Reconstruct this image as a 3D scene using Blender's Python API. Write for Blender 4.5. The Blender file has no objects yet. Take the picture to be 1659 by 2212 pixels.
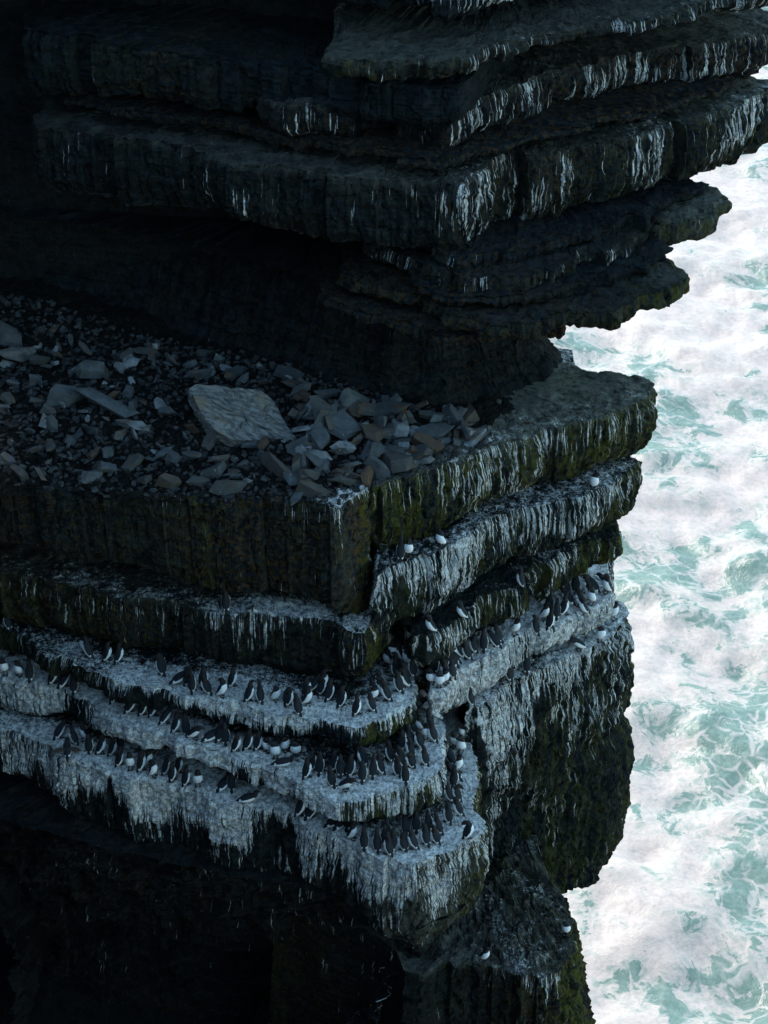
import bpy, bmesh, math, random, time
import numpy as np
from mathutils import Vector, Matrix, Quaternion
from mathutils.bvhtree import BVHTree
T0 = time.time()
sc = bpy.context.scene
COL = sc.collection
R = math.radians

# ------------------------------------------------------------------ camera
PITCH, DIST, VFOV = R(36), 33.0, R(30)
CP, SP = math.cos(PITCH), math.sin(PITCH)
CAM = (0.0, -DIST * CP, DIST * SP)
cam_d = bpy.data.cameras.new('camera')
cam = bpy.data.objects.new('camera', cam_d)
COL.objects.link(cam)
cam.location = CAM
cam.rotation_euler = (R(90) - PITCH, 0, 0)
cam_d.sensor_fit = 'VERTICAL'
cam_d.sensor_height = 36.0
cam_d.lens = 18.0 / math.tan(VFOV / 2)
cam_d.clip_start = 0.5
cam_d.clip_end = 9000
sc.camera = cam
sc.render.resolution_x, sc.render.resolution_y = 768, 1024

# ------------------------------------------------------------------ sky, sun, exposure
SUN_EL, SUN_AZ = R(48), math.atan2(-0.62, 0.78)      # azimuth measured from +Y towards +X
wd = bpy.data.worlds.new('World')
sc.world = wd
wd.use_nodes = True
wn = wd.node_tree.nodes
wn.clear()
wo = wn.new('ShaderNodeOutputWorld')
wb = wn.new('ShaderNodeBackground')
ws = wn.new('ShaderNodeTexSky')
ws.sky_type = 'NISHITA'
ws.sun_disc = False
ws.sun_elevation = SUN_EL
ws.sun_rotation = SUN_AZ
ws.altitude = 50
ws.air_density = 1.0
ws.dust_density = 0.6
ws.ozone_density = 1.4
wb.inputs['Strength'].default_value = 0.15
wt = wn.new('ShaderNodeMix')
wt.data_type = 'RGBA'
wt.blend_type = 'MULTIPLY'
wt.inputs[0].default_value = 1.0
wt.inputs[7].default_value = (0.90, 1.07, 0.95, 1)          # camera white balance of the shade
wd.node_tree.links.new(ws.outputs[0], wt.inputs[6])
wd.node_tree.links.new(wt.outputs[2], wb.inputs[0])
wd.node_tree.links.new(wb.outputs[0], wo.inputs[0])
sun_d = bpy.data.lights.new('sun', 'SUN')
sun = bpy.data.objects.new('sun', sun_d)
COL.objects.link(sun)
sun_d.energy = 1.5
sun_d.angle = R(10)
sun_d.color = (1.0, 0.90, 0.81)
SUN_DIR = Vector((math.sin(SUN_AZ) * math.cos(SUN_EL), math.cos(SUN_AZ) * math.cos(SUN_EL), math.sin(SUN_EL)))
sun.rotation_euler = SUN_DIR.to_track_quat('Z', 'Y').to_euler()
sc.view_settings.view_transform = 'Standard'
sc.view_settings.look = 'None'
sc.view_settings.exposure = 1.55
sc.view_settings.gamma = 1.0
sc.view_settings.use_curve_mapping = False
sc.cycles.max_bounces = 4
sc.cycles.diffuse_bounces = 3
sc.cycles.use_adaptive_sampling = True
sc.cycles.adaptive_threshold = 0.03
sc.cycles.use_denoising = True

# ------------------------------------------------------------------ measuring helpers (photo pixel on a level plane -> metres)
FPX = 1106 / math.tan(VFOV / 2)


def un(u, v, z):
    a, b = (u - 829.5) / FPX, (1106 - v) / FPX
    dy, dz = CP + b * SP, -SP + b * CP
    t = (z - CAM[2]) / dz
    return np.array((t * a, CAM[1] + t * dy, z))


def thick(u, v, z, vb):
    p = un(u, v, z)
    y, zz = p[1] - CAM[1], p[2] - CAM[2]
    d, up = y * CP - zz * SP, y * SP + zz * CP
    w = (vb - 1106) / FPX
    return (w * d + up) / (CP - w * SP)


# ------------------------------------------------------------------ noise
def _h(ix, iy, iz, seed):
    h = (ix.astype(np.int64) * 374761393 + iy.astype(np.int64) * 668265263 + iz.astype(np.int64) * 2147483647 + seed * 974634757) & 0xffffffff
    h = ((h ^ (h >> 13)) * 1274126177) & 0xffffffff
    h = ((h ^ (h >> 16)) * 2246822519) & 0xffffffff
    return (h ^ (h >> 15)) & 0xffffffff


def vnoise(x, y, z, seed=0):
    """gradient noise, about -1..1"""
    x, y, z = np.broadcast_arrays(np.asarray(x, float), np.asarray(y, float), np.asarray(z, float))
    fx, fy, fz = np.floor(x), np.floor(y), np.floor(z)
    ix, iy, iz = fx.astype(np.int64), fy.astype(np.int64), fz.astype(np.int64)
    dx, dy, dz = x - fx, y - fy, z - fz
    sx, sy, sz = [d * d * d * (d * (d * 6 - 15) + 10) for d in (dx, dy, dz)]
    out = 0
    for a in (0, 1):
        wx = sx if a else 1 - sx
        for b in (0, 1):
            wy = sy if b else 1 - sy
            for c in (0, 1):
                wz = sz if c else 1 - sz
                h = _h(ix + a, iy + b, iz + c, seed)
                g = ((h & 1023) / 511.5 - 1) * (dx - a) + (((h >> 10) & 1023) / 511.5 - 1) * (dy - b) + (((h >> 20) & 1023) / 511.5 - 1) * (dz - c)
                out = out + wx * wy * wz * g
    return out * 1.6


def fbm(x, y, z, seed=0, o=3, g=0.5):
    r, a, k = 0, 1.0, 1.0
    for i in range(o):
        r = r + a * vnoise(x * k, y * k, z * k, seed + i * 17)
        a *= g
        k *= 2.03
    return r


def facets(s, t, seed, tilt=0.5):
    """flat broken faces: cell value plus a random slope in every cell; also distance to second cell for joints"""
    s, t = np.broadcast_arrays(np.asarray(s, float), np.asarray(t, float))
    fs, ft = np.floor(s).astype(np.int64), np.floor(t).astype(np.int64)
    z0 = np.zeros_like(fs)
    bd = np.full(s.shape, 9.0)
    b2 = np.full(s.shape, 9.0)
    val = np.zeros(s.shape)
    for a in (-1, 0, 1):
        for b in (-1, 0, 1):
            h = _h(fs + a, ft + b, z0, seed)
            ps = fs + a + (h & 1023) / 1023.0
            pt = ft + b + ((h >> 10) & 1023) / 1023.0
            d = np.abs(s - ps) + np.abs(t - pt) * 1.0
            h2 = _h(fs + a, ft + b, z0 + 7, seed + 5)
            v = (h2 & 1023) / 511.5 - 1 + tilt * (((h2 >> 10) & 1023) / 511.5 - 1) * (s - ps) * 2 + tilt * (((h2 >> 20) & 1023) / 511.5 - 1) * (t - pt) * 2
            near = d < bd
            b2 = np.where(near, bd, np.minimum(b2, d))
            val = np.where(near, v, val)
            bd = np.where(near, d, bd)
    return val, b2 - bd


def sstep(a, b, x):
    t = np.clip((x - a) / (b - a), 0, 1)
    return t * t * (3 - 2 * t)


# ------------------------------------------------------------------ materials
class NT:
    def __init__(self, name):
        self.m = bpy.data.materials.new(name)
        self.m.use_nodes = True
        self.t = self.m.node_tree
        self.n = self.t.nodes
        self.n.clear()
        self.out = self.n.new('ShaderNodeOutputMaterial')
        self.b = self.n.new('ShaderNodeBsdfPrincipled')
        self.t.links.new(self.b.outputs[0], self.out.inputs[0])

    def set(self, sock, v):
        if isinstance(v, bpy.types.NodeSocket):
            self.t.links.new(v, sock)
        elif isinstance(v, (tuple, list)) and len(v) == 3 and sock.type == 'RGBA':
            sock.default_value = (*v, 1)
        else:
            sock.default_value = v

    def math(self, op, a, b=0.0, c=None, clamp=False):
        n = self.n.new('ShaderNodeMath')
        n.operation = op
        n.use_clamp = clamp
        self.set(n.inputs[0], a)
        self.set(n.inputs[1], b)
        if c is not None:
            self.set(n.inputs[2], c)
        return n.outputs[0]

    def mix(self, f, a, b):
        n = self.n.new('ShaderNodeMix')
        n.data_type = 'RGBA'
        self.set(n.inputs[0], f)
        self.set(n.inputs[6], a)
        self.set(n.inputs[7], b)
        return n.outputs[2]

    def ramp(self, x, a, b, lo=0.0, hi=1.0):
        n = self.n.new('ShaderNodeMapRange')
        n.interpolation_type = 'SMOOTHSTEP'
        self.set(n.inputs[0], x)
        self.set(n.inputs[1], a)
        self.set(n.inputs[2], b)
        self.set(n.inputs[3], lo)
        self.set(n.inputs[4], hi)
        return n.outputs[0]

    def mapping(self, vec, scale, loc=(0, 0, 0)):
        n = self.n.new('ShaderNodeMapping')
        self.set(n.inputs[0], vec)
        n.inputs[1].default_value = loc
        n.inputs[3].default_value = scale
        return n.outputs[0]

    def noise(self, vec, scale, detail=3.0, rough=0.55, dist=0.0, out=0):
        n = self.n.new('ShaderNodeTexNoise')
        self.set(n.inputs['Vector'], vec)
        self.set(n.inputs['Scale'], scale)
        n.inputs['Detail'].default_value = detail
        n.inputs['Roughness'].default_value = rough
        n.inputs['Distortion'].default_value = dist
        return n.outputs[out]

    def attr(self, name, out='Fac'):
        n = self.n.new('ShaderNodeAttribute')
        n.attribute_name = name
        return n.outputs[out]

    def bump(self, h, strength, dist, normal=None):
        n = self.n.new('ShaderNodeBump')
        n.inputs['Strength'].default_value = strength
        n.inputs['Distance'].default_value = dist
        self.set(n.inputs['Height'], h)
        if normal is not None:
            self.t.links.new(normal, n.inputs['Normal'])
        return n.outputs[0]

    def node(self, t):
        return self.n.new(t)


def mat_rock():
    k = NT('strata_rock')
    geo = k.node('ShaderNodeNewGeometry')
    pos = geo.outputs['Position']
    up = k.attr('level')                                       # 1 on ledge tops
    uvn = k.node('ShaderNodeUVMap')
    uvn.uv_map = 'flow'
    uv = uvn.outputs[0]
    lam = k.noise(k.mapping(pos, (1.3, 1.3, 26)), 1.0, 2, 0.6, 0.0)
    big = k.attr('stain')
    med = k.noise(pos, 4.5, 4, 0.68)
    fine = k.noise(pos, 36, 2, 0.7)
    oc = k.noise(pos, 11, 3, 0.7)
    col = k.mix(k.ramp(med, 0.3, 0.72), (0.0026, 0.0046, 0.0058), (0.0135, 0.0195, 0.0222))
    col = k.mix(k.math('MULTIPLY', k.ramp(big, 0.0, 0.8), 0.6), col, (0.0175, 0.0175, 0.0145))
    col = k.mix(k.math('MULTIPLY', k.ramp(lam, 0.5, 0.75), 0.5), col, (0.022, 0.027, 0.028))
    col = k.mix(k.math('MULTIPLY', k.attr('pale'), k.ramp(k.math('ADD', k.math('MULTIPLY', med, 0.5), k.math('MULTIPLY', oc, 0.5)), 0.3, 0.6)), col, k.mix(lam, (0.11, 0.112, 0.092), (0.21, 0.205, 0.165)))  # dusty bare rock, plus light on upper edges and tips put into the colour
    # rust and lichen
    och = k.math('MULTIPLY', k.attr('ochre'), k.ramp(oc, 0.45, 0.62))
    col = k.mix(och, col, (0.085, 0.045, 0.014))
    st1 = k.noise(k.mapping(uv, (7.0, 0.6, 1)), 1.0, 3, 0.62, 0.5)
    alg = k.math('MULTIPLY', k.attr('algae'), k.ramp(k.math('ADD', k.math('MULTIPLY', st1, 0.6), k.math('MULTIPLY', oc, 0.4)), 0.42, 0.60))
    col = k.mix(alg, col, k.mix(med, (0.014, 0.022, 0.005), (0.125, 0.110, 0.020)))
    # guano: streaks running down the faces, crust on the tops
    st2 = k.noise(k.mapping(uv, (19.0, 1.0, 1)), 1.0, 3, 0.65, 0.3)
    st3 = k.noise(k.mapping(uv, (36.0, 1.1, 1)), 1.0, 3, 0.65, 0.1)
    face_n = k.math('ADD', k.math('MULTIPLY', st1, 0.5), k.math('ADD', k.math('MULTIPLY', st2, 0.65), k.math('MULTIPLY', st3, 0.85)))
    top_n = k.math('ADD', k.math('MULTIPLY', med, 0.7), k.math('ADD', k.math('MULTIPLY', fine, 0.5), k.math('MULTIPLY', oc, 0.8)))
    nse = k.math('ADD', k.math('MULTIPLY', face_n, k.math('SUBTRACT', 1.0, up)), k.math('MULTIPLY', top_n, up))
    g = k.math('ADD', k.attr('guano'), k.math('MULTIPLY', k.math('SUBTRACT', nse, 1.0), k.math('SUBTRACT', 1.8, k.math('MULTIPLY', up, 0.65))))
    gm = k.ramp(g, k.math('SUBTRACT', 0.43, k.math('MULTIPLY', up, 0.09)), k.math('ADD', 0.61, k.math('MULTIPLY', up, 0.19)))
    gcol = k.mix(k.ramp(k.math('ADD', k.math('MULTIPLY', oc, 0.6), k.math('MULTIPLY', fine, 0.4)), 0.37, 0.66), (0.26, 0.26, 0.25), (0.83, 0.81, 0.765))
    gcol = k.mix(k.math('MULTIPLY', k.ramp(med, 0.55, 0.7), 0.4), gcol, (0.52, 0.45, 0.31))
    gm = k.math('MULTIPLY', gm, k.ramp(k.math('ADD', k.math('MULTIPLY', oc, 0.5), k.math('MULTIPLY', fine, 0.5)), 0.36, 0.54, 0.74, 1.0))
    col = k.mix(gm, col, gcol)
    k.set(k.b.inputs['Base Color'], col)
    k.b.inputs['Roughness'].default_value = 0.85
    k.b.inputs['Specular IOR Level'].default_value = 0.06
    h = k.math('ADD', k.math('MULTIPLY', lam, 0.5), k.math('ADD', k.math('MULTIPLY', oc, 0.8), k.math('MULTIPLY', fine, 0.3)))
    h = k.math('ADD', h, k.math('MULTIPLY', st2, k.math('SUBTRACT', 0.8, k.math('MULTIPLY', up, 0.8))))
    k.set(k.b.inputs['Normal'], k.bump(h, 1.0, 0.05))
    return k.m


def mat_stone():
    k = NT('slate_stone')
    oi = k.node('ShaderNodeObjectInfo')
    rnd = oi.outputs['Random']
    geo = k.node('ShaderNodeNewGeometry')
    tc = k.node('ShaderNodeTexCoord')
    pos = tc.outputs['Object']
    n1 = k.noise(geo.outputs['Position'], 6, 5, 0.65)
    lam = k.noise(k.mapping(pos, (3, 3, 30)), 1.0, 3, 0.6, 0.4)
    cr = k.node('ShaderNodeValToRGB')
    el = cr.color_ramp.elements
    cols = [(0.0, (0.045, 0.052, 0.055)), (0.3, (0.12, 0.13, 0.13)), (0.5, (0.085, 0.083, 0.073)), (0.66, (0.09, 0.082, 0.07)), (0.75, (0.10, 0.056, 0.03)), (0.88, (0.22, 0.23, 0.228)), (1.0, (0.30, 0.305, 0.295))]
    el[0].position, el[0].color = cols[0][0], (*cols[0][1], 1)
    el[1].position, el[1].color = cols[-1][0], (*cols[-1][1], 1)
    for p, c in cols[1:-1]:
        e = el.new(p)
        e.color = (*c, 1)
    k.t.links.new(rnd, cr.inputs[0])
    col = k.mix(k.ramp(n1, 0.3, 0.75), k.mix(0.6, cr.outputs[0], (0.03, 0.033, 0.035)), cr.outputs[0])
    col = k.mix(k.math('MULTIPLY', k.ramp(k.noise(geo.outputs['Position'], 3.2, 4, 0.6), 0.56, 0.68), 0.55), col, (0.12, 0.065, 0.028))
    col = k.mix(k.ramp(k.noise(geo.outputs['Position'], 17, 2, 0.5), 0.74, 0.78), col, (0.55, 0.55, 0.53))
    k.set(k.b.inputs['Base Color'], col)
    k.b.inputs['Roughness'].default_value = 0.8
    k.b.inputs['Specular IOR Level'].default_value = 0.1
    h = k.math('ADD', lam, k.math('MULTIPLY', k.noise(geo.outputs['Position'], 28, 4, 0.65), 0.7))
    k.set(k.b.inputs['Normal'], k.bump(h, 0.55, 0.03))
    return k.m


def mat_scree():
    k = NT('scree_dirt')
    geo = k.node('ShaderNodeNewGeometry')
    pos = geo.outputs['Position']
    n = k.noise(pos, 12, 5, 0.7)
    col = k.mix(k.ramp(n, 0.35, 0.7), (0.005, 0.006, 0.006), (0.022, 0.020, 0.017))
    col = k.mix(k.ramp(k.noise(pos, 30, 3, 0.6), 0.62, 0.7), col, (0.05, 0.05, 0.048))
    k.set(k.b.inputs['Base Color'], col)
    k.b.inputs['Roughness'].default_value = 0.9
    k.b.inputs['Specular IOR Level'].default_value = 0.04
    k.set(k.b.inputs['Normal'], k.bump(k.math('ADD', n, k.noise(pos, 45, 3, 0.7)), 1.0, 0.05))
    return k.m


def mat_sea():
    k = NT('foaming_sea')
    geo = k.node('ShaderNodeNewGeometry')
    pos = geo.outputs['Position']
    p = k.mapping(pos, (0.95, 0.95, 0))
    wv = k.node('ShaderNodeVectorMath')
    wv.operation = 'MULTIPLY_ADD'
    k.t.links.new(k.noise(p, 0.22, 3, 0.6, out=1), wv.inputs[0])
    wv.inputs[1].default_value = (3.2, 3.2, 0)
    k.t.links.new(p, wv.inputs[2])
    wp = wv.outputs[0]
    big = k.noise(p, 0.06, 2, 0.5)
    mid = k.noise(wp, 0.36, 6, 0.66)
    small = k.noise(p, 2.1, 4, 0.7)
    vor = k.node('ShaderNodeTexVoronoi')
    vor.feature = 'DISTANCE_TO_EDGE'
    k.t.links.new(wp, vor.inputs['Vector'])
    vor.inputs['Scale'].default_value = 0.8
    lace = k.math('MULTIPLY', k.ramp(vor.outputs[0], 0.02, 0.10, 1, 0), k.ramp(mid, 0.62, 0.5))
    f = k.math('ADD', k.math('MULTIPLY', big, 0.95), k.math('ADD', k.math('MULTIPLY', mid, 1.0), k.math('MULTIPLY', small, 0.22)))
    open_w = k.ramp(f, 1.12, 1.16)                       # 1 = clear water
    thin = k.ramp(f, 0.95, 1.13)                         # 1 = thin foam
    water = k.mix(k.ramp(small, 0.35, 0.7), (0.125, 0.195, 0.162), (0.205, 0.27, 0.228))
    milky = k.mix(k.ramp(small, 0.38, 0.60), (0.30, 0.33, 0.285), (0.51, 0.435, 0.39))
    foam = k.mix(k.ramp(k.math('ADD', k.math('MULTIPLY', small, 0.6), k.math('MULTIPLY', mid, 0.4)), 0.36, 0.54), (0.415, 0.36, 0.33), (0.535, 0.445, 0.395))
    col = k.mix(k.math('MULTIPLY', thin, 0.6), foam, milky)
    v2 = k.node('ShaderNodeTexVoronoi')
    v2.feature = 'DISTANCE_TO_EDGE'
    k.t.links.new(wp, v2.inputs['Vector'])
    v2.inputs['Scale'].default_value = 1.6
    holes = k.math('MULTIPLY', k.ramp(v2.outputs[0], 0.10, 0.24), k.ramp(f, 1.02, 1.14))
    col = k.mix(k.math('MULTIPLY', holes, 0.75), col, (0.24, 0.295, 0.255))
    col = k.mix(open_w, col, water)
    col = k.mix(k.math('MULTIPLY', k.math('MULTIPLY', lace, open_w), 0.75), col, (0.50, 0.445, 0.41))
    k.set(k.b.inputs['Base Color'], col)
    k.set(k.b.inputs['Roughness'], k.math('ADD', 0.45, k.math('MULTIPLY', open_w, -0.2)))
    k.b.inputs['Specular IOR Level'].default_value = 0.25
    h = k.math('ADD', k.math('MULTIPLY', mid, 1.0), k.math('MULTIPLY', small, 0.45))
    k.set(k.b.inputs['Normal'], k.bump(h, 0.28, 0.6))
    return k.m


def mat_bird():
    k = NT('guillemot_plumage')
    tc = k.node('ShaderNodeTexCoord')
    n = k.noise(tc.outputs['Object'], 70, 3, 0.6)
    oi = k.node('ShaderNodeObjectInfo')
    w = k.math('ADD', k.attr('white'), k.math('MULTIPLY', k.math('SUBTRACT', n, 0.5), 0.12))
    dark = k.mix(k.attr('brown'), (0.014, 0.017, 0.021), (0.026, 0.019, 0.016))
    dark = k.mix(k.math('MULTIPLY', oi.outputs['Random'], 0.5), dark, (0.026, 0.027, 0.029))
    dark = k.mix(k.math('MULTIPLY', n, 0.3), dark, (0.036, 0.040, 0.045))
    wh = k.mix(k.ramp(n, 0.35, 0.7), (0.74, 0.74, 0.73), (0.88, 0.88, 0.87))
    k.set(k.b.inputs['Base Color'], k.mix(k.ramp(w, -0.03, 0.05), dark, wh))
    k.b.inputs['Roughness'].default_value = 0.7
    k.b.inputs['Specular IOR Level'].default_value = 0.12
    k.set(k.b.inputs['Normal'], k.bump(n, 0.3, 0.01))
    return k.m


def mat_plain(name, col, rough):
    k = NT(name)
    tc = k.node('ShaderNodeTexCoord')
    n = k.noise(tc.outputs['Object'], 60, 2, 0.5)
    k.set(k.b.inputs['Base Color'], k.mix(n, tuple(c * 0.75 for c in col), tuple(c * 1.25 for c in col)))
    k.b.inputs['Roughness'].default_value = rough
    return k.m


M_ROCK, M_STONE, M_SCREE, M_SEA, M_BIRD = mat_rock(), mat_stone(), mat_scree(), mat_sea(), mat_bird()
M_BILL = mat_plain('bill_horn', (0.018, 0.016, 0.015), 0.4)
M_FOOT = mat_plain('webbed_foot', (0.030, 0.026, 0.022), 0.6)


# ------------------------------------------------------------------ mesh helpers
def grid_mesh(name, V, quads, uv=None, attrs=None, mat=None, smooth=True, closed=True):
    if closed:
        A_, B_, C_, D_ = (V[quads[:, i]] for i in range(4))
        vol = np.einsum('ij,ij->i', A_, np.cross(B_, C_)).sum() + np.einsum('ij,ij->i', A_, np.cross(C_, D_)).sum()
        if vol < 0:
            quads = quads[:, ::-1].copy()
    me = bpy.data.meshes.new(name)
    nv, nq = len(V), len(quads)
    me.vertices.add(nv)
    me.vertices.foreach_set('co', V.astype(np.float32).ravel())
    me.loops.add(nq * 4)
    me.loops.foreach_set('vertex_index', quads.astype(np.int32).ravel())
    me.polygons.add(nq)
    me.polygons.foreach_set('loop_start', np.arange(0, nq * 4, 4, dtype=np.int32))
    me.polygons.foreach_set('use_smooth', np.full(nq, smooth, dtype=bool))
    if uv is not None:
        l = me.uv_layers.new(name='flow')
        l.data.foreach_set('uv', uv[quads.ravel()].astype(np.float32).ravel())
    for k, a in (attrs or {}).items():
        at = me.attributes.new(k, 'FLOAT', 'POINT')
        at.data.foreach_set('value', a.astype(np.float32))
    me.update(calc_edges=True)
    me.validate()
    if mat:
        me.materials.append(mat)
    return me


def link(name, me, parent=None):
    o = bpy.data.objects.new(name, me)
    COL.objects.link(o)
    if parent is not None:
        o.parent = parent
    return o


def tag(o, label=None, cat=None, group=None, kind=None):
    for k, v in (('label', label), ('category', cat), ('group', group), ('kind', kind)):
        if v:
            o[k] = v
    return o


def curve(pts, u):
    xs = [p[0] for p in pts]
    return np.interp(u, xs, [p[1] for p in pts])


cliff = bpy.data.objects.new('cliff', None)
COL.objects.link(cliff)
tag(cliff, 'dark layered sea cliff with overhanging rock ledges streaked white by birds', 'cliff', kind='structure')

SLABS = {}


def jag(S, seed, lo, hi):
    """broken line: straight runs between random knots"""
    rg = np.random.RandomState(seed)
    ks = [0.0]
    while ks[-1] < S[-1]:
        ks.append(ks[-1] + rg.uniform(lo, hi))
    return np.interp(S, ks, rg.uniform(-1, 1, len(ks)))


def slab(key, name, z, front, back, center, seed, g=((0, 0.0),), gt=((0, 0.0),), gl=0.6, algae=((0, 0.0),), ochre=((0, 0.0),),
         flute=0.02, lam=0.015, block=0.06, rough=0.10, bulge=0.03, under=0.12, ds=0.034, topd=1.5, prof=None, gtd=1.6, round_=0.05, plan_z=None, hfix=None, pale=((0, 0.0),), big3d=0.0, paleface=0.0, toprel=1.0):
    """one stratum: front = (u, v_top, v_bottom) read off the photo on the level plane z; back = plan points that close it inside the cliff"""
    ctl = []
    for u, v, vb in front:
        p = un(u, v, z if plan_z is None else plan_z)
        ctl.append((p[0], p[1], hfix or thick(u, v, z, vb), u, 1.0))
    hm = np.mean([c[2] for c in ctl])
    for x, y in back:
        ctl.append((x, y, hm, ctl[len(front) - 1][3], 0.0))
    ctl = np.array(ctl)
    nxt = np.roll(ctl, -1, 0)
    cols = []
    for i in range(len(ctl)):
        a, b = ctl[i], nxt[i]
        L = math.hypot(b[0] - a[0], b[1] - a[1])
        vis = a[4] > 0 and b[4] > 0
        n = max(1, int(round(L / (ds if vis else 0.6))))
        for j in range(n):
            cols.append(a + (b - a) * (j / n))
    cols = np.array(cols)
    # arc length, light smoothing of the plan corners
    xy = cols[:, :2].copy()
    for _ in range(2):
        sm = (np.roll(xy, 1, 0) + xy * 2 + np.roll(xy, -1, 0)) / 4
        xy = np.where(cols[:, 4:5] > 0.99, sm, xy)
    H, U, VIS = cols[:, 2].copy(), cols[:, 3], cols[:, 4]
    seg = np.hypot(*(np.roll(xy, -1, 0) - xy).T)
    S = np.concatenate(([0], np.cumsum(seg)[:-1]))
    k = 5
    tan = np.roll(xy, -k, 0) - np.roll(xy, k, 0)
    nrm = np.stack((tan[:, 1], -tan[:, 0]), 1)
    nrm /= np.linalg.norm(nrm, axis=1, keepdims=True) + 1e-9
    c = np.array(center)
    flip = np.sum(nrm * (xy - c), 1).mean() < 0
    if flip:
        nrm = -nrm
    inward = c - xy
    rad = np.linalg.norm(inward, axis=1)
    inward /= rad[:, None]
    # block steps and thickness wobble
    rng = np.random.RandomState(seed)
    off = np.zeros(len(S))
    hof = np.zeros(len(S))
    s0 = 0
    while s0 < S[-1]:
        ln = rng.uniform(0.35, 1.5)
        m = (S >= s0) & (S < s0 + ln)
        off[m] = rng.uniform(-1, 1) * block * (2.2 if rng.rand() < 0.2 else 1.0) + (S[m] - s0 - ln / 2) * rng.uniform(-0.1, 0.1)
        hof[m] = rng.uniform(-1, 1) * 0.05
        if rng.rand() < 0.12 and ln < 0.9 and block > 0.045:
            off[m] -= block * 2.6                     # a block has fallen out
        s0 += ln
    H = np.maximum(H + (hof + 0.05 * jag(S, seed + 3, 0.15, 0.7) + 0.035 * jag(S, seed + 4, 0.04, 0.15)) * (H > 0.2), 0.12)
    edge_n = rough * (0.75 * jag(S, seed + 1, 0.35, 1.2) + 0.32 * jag(S, seed + 2, 0.08, 0.3) + 0.22 * jag(S, seed + 6, 0.035, 0.09))
    hmean = float(np.mean(H[VIS > 0.5]))
    nface = max(8, int(hmean / 0.036))
    dt = [0.02, 0.05, 0.085, 0.125, 0.17, 0.22, 0.275, 0.335, 0.4, 0.47, 0.545, 0.62, 0.7, 0.79, 0.88, 0.98, 1.1, 1.22, 1.36, 1.5, 1.75, 2.1, 2.6, 3.4]
    if topd > 3:
        dt = [0.02, 0.05, 0.09] + [0.14 + 0.07 * i for i in range(int((topd - 0.14) / 0.07))]
    dt = [d for d in dt if d <= topd] + ([topd + 0.8] if topd > 0.5 else [])
    rings = []       # (kind, value)
    rings.append((-1, 1.0))
    for d in reversed(dt):
        rings.append((0, d))
    for j in range(nface + 1):
        rings.append((1, j / nface))
    for d in (0.06, 0.2, 0.5, 1.0):
        rings.append((2, d))
    rings.append((3, 1.0))
    nc, nr = len(S), len(rings)
    P = np.zeros((nr, nc, 3))
    W = np.zeros((nr, nc))
    FACE = np.zeros((nr, nc))
    base = xy + nrm * (off + edge_n)[:, None]
    for r, (kd, v) in enumerate(rings):
        if kd <= 0:
            d = np.minimum(v if kd == 0 else 1e9, rad * 0.97)
            P[r, :, :2] = base + inward * d[:, None]
            P[r, :, 2] = z
            W[r] = -d
        elif kd == 1:
            t = v
            # rounded lip, slight belly, undercut foot
            lip = round_ * (1 - min(1, t * hmean / 0.12)) ** 2
            ins = lip - bulge * math.sin(math.pi * min(1, t * 1.05)) + under * max(0, (t - 0.7) / 0.3) ** 1.6
            if prof:
                ins = prof(t, U)
            P[r, :, :2] = base - nrm * (np.zeros(nc) + ins)[:, None]
            P[r, :, 2] = z - H * t - 0.02 * (t == 0)
            W[r] = H * t
            FACE[r] = 1
        else:
            d = v if kd == 2 else 1e9
            dd = np.minimum(d + under, rad * 0.97)
            P[r, :, :2] = base + inward * dd[:, None]
            P[r, :, 2] = z - H - 0.02
            W[r] = H + v
    X, Y, Z = P[..., 0], P[..., 1], P[..., 2]
    SS = np.broadcast_to(S, (nr, nc))
    vis2 = np.broadcast_to((VIS > 0.02).astype(float), (nr, nc))
    # relief on the faces
    warp = 0.25 * fbm(X * 0.8, Y * 0.8, Z * 0.8, seed + 11, 2)
    fa, fe = facets(SS * 1.5 + warp, Z * 2.2 + warp, seed + 21)
    fb, fe2 = facets(SS * 5.0 + warp * 3, Z * 5.0, seed + 31)
    wz = fbm(SS * 1.3, Z * 1.6, 0.5, seed + 42, 2)
    fl = 0.7 * fbm(SS * 4.3 + wz * 1.1, Z * 0.9, 0, seed + 41, 2, 0.6) + 0.75 * fbm(SS * 9.5 + wz * 2.2, Z * 2.6, 0, seed + 43, 2, 0.6)
    la = fbm(SS * 0.25, Z * 7.5 + warp * 0.8, 0, seed + 51, 2, 0.6)
    fi = fbm(X * 5, Y * 5, Z * 6, seed + 61, 3, 0.55)
    dface = 0.035 * fa + 0.016 * fb + flute * fl * 1.6 + lam * la * 1.6 + 0.022 * fi - 0.045 * (1 - sstep(0.0, 0.08, fe))
    if big3d:
        dface = dface + big3d * fbm(X * 0.55, Y * 0.55, Z * 0.9, seed + 63, 4, 0.55) + 0.5 * big3d * vnoise(0.3, 0.7, Z * 1.7 + warp, seed + 64)
    P[..., :2] += nrm[None] * (dface * FACE * vis2)[..., None]
    # ledge tops: gentle steps of flaking layers
    ta, te = facets(X * 1.3, Y * 1.3, seed + 71, 0.35)
    tb = fbm(X * 2.2, Y * 2.2, 0, seed + 81, 4, 0.6)
    tc_, _ = facets(X * 6, Y * 6, seed + 72, 0.5)
    topm = (W <= 0.001) & (FACE == 0)
    P[..., 2] += np.where(topm, 0.026 * ta + 0.034 * tb + 0.012 * tc_ - 0.025 * (1 - sstep(0, 0.05, te)), 0) * vis2 * (1 + (toprel - 1) * sstep(0.05, 0.5, -W))
    lipz = 0.025 * fbm(S * 6, 0.7, 0, seed + 91, 3)
    P[..., 2] += np.where((FACE > 0), lipz[None] * np.exp(-W / 0.08), 0) * vis2
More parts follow.
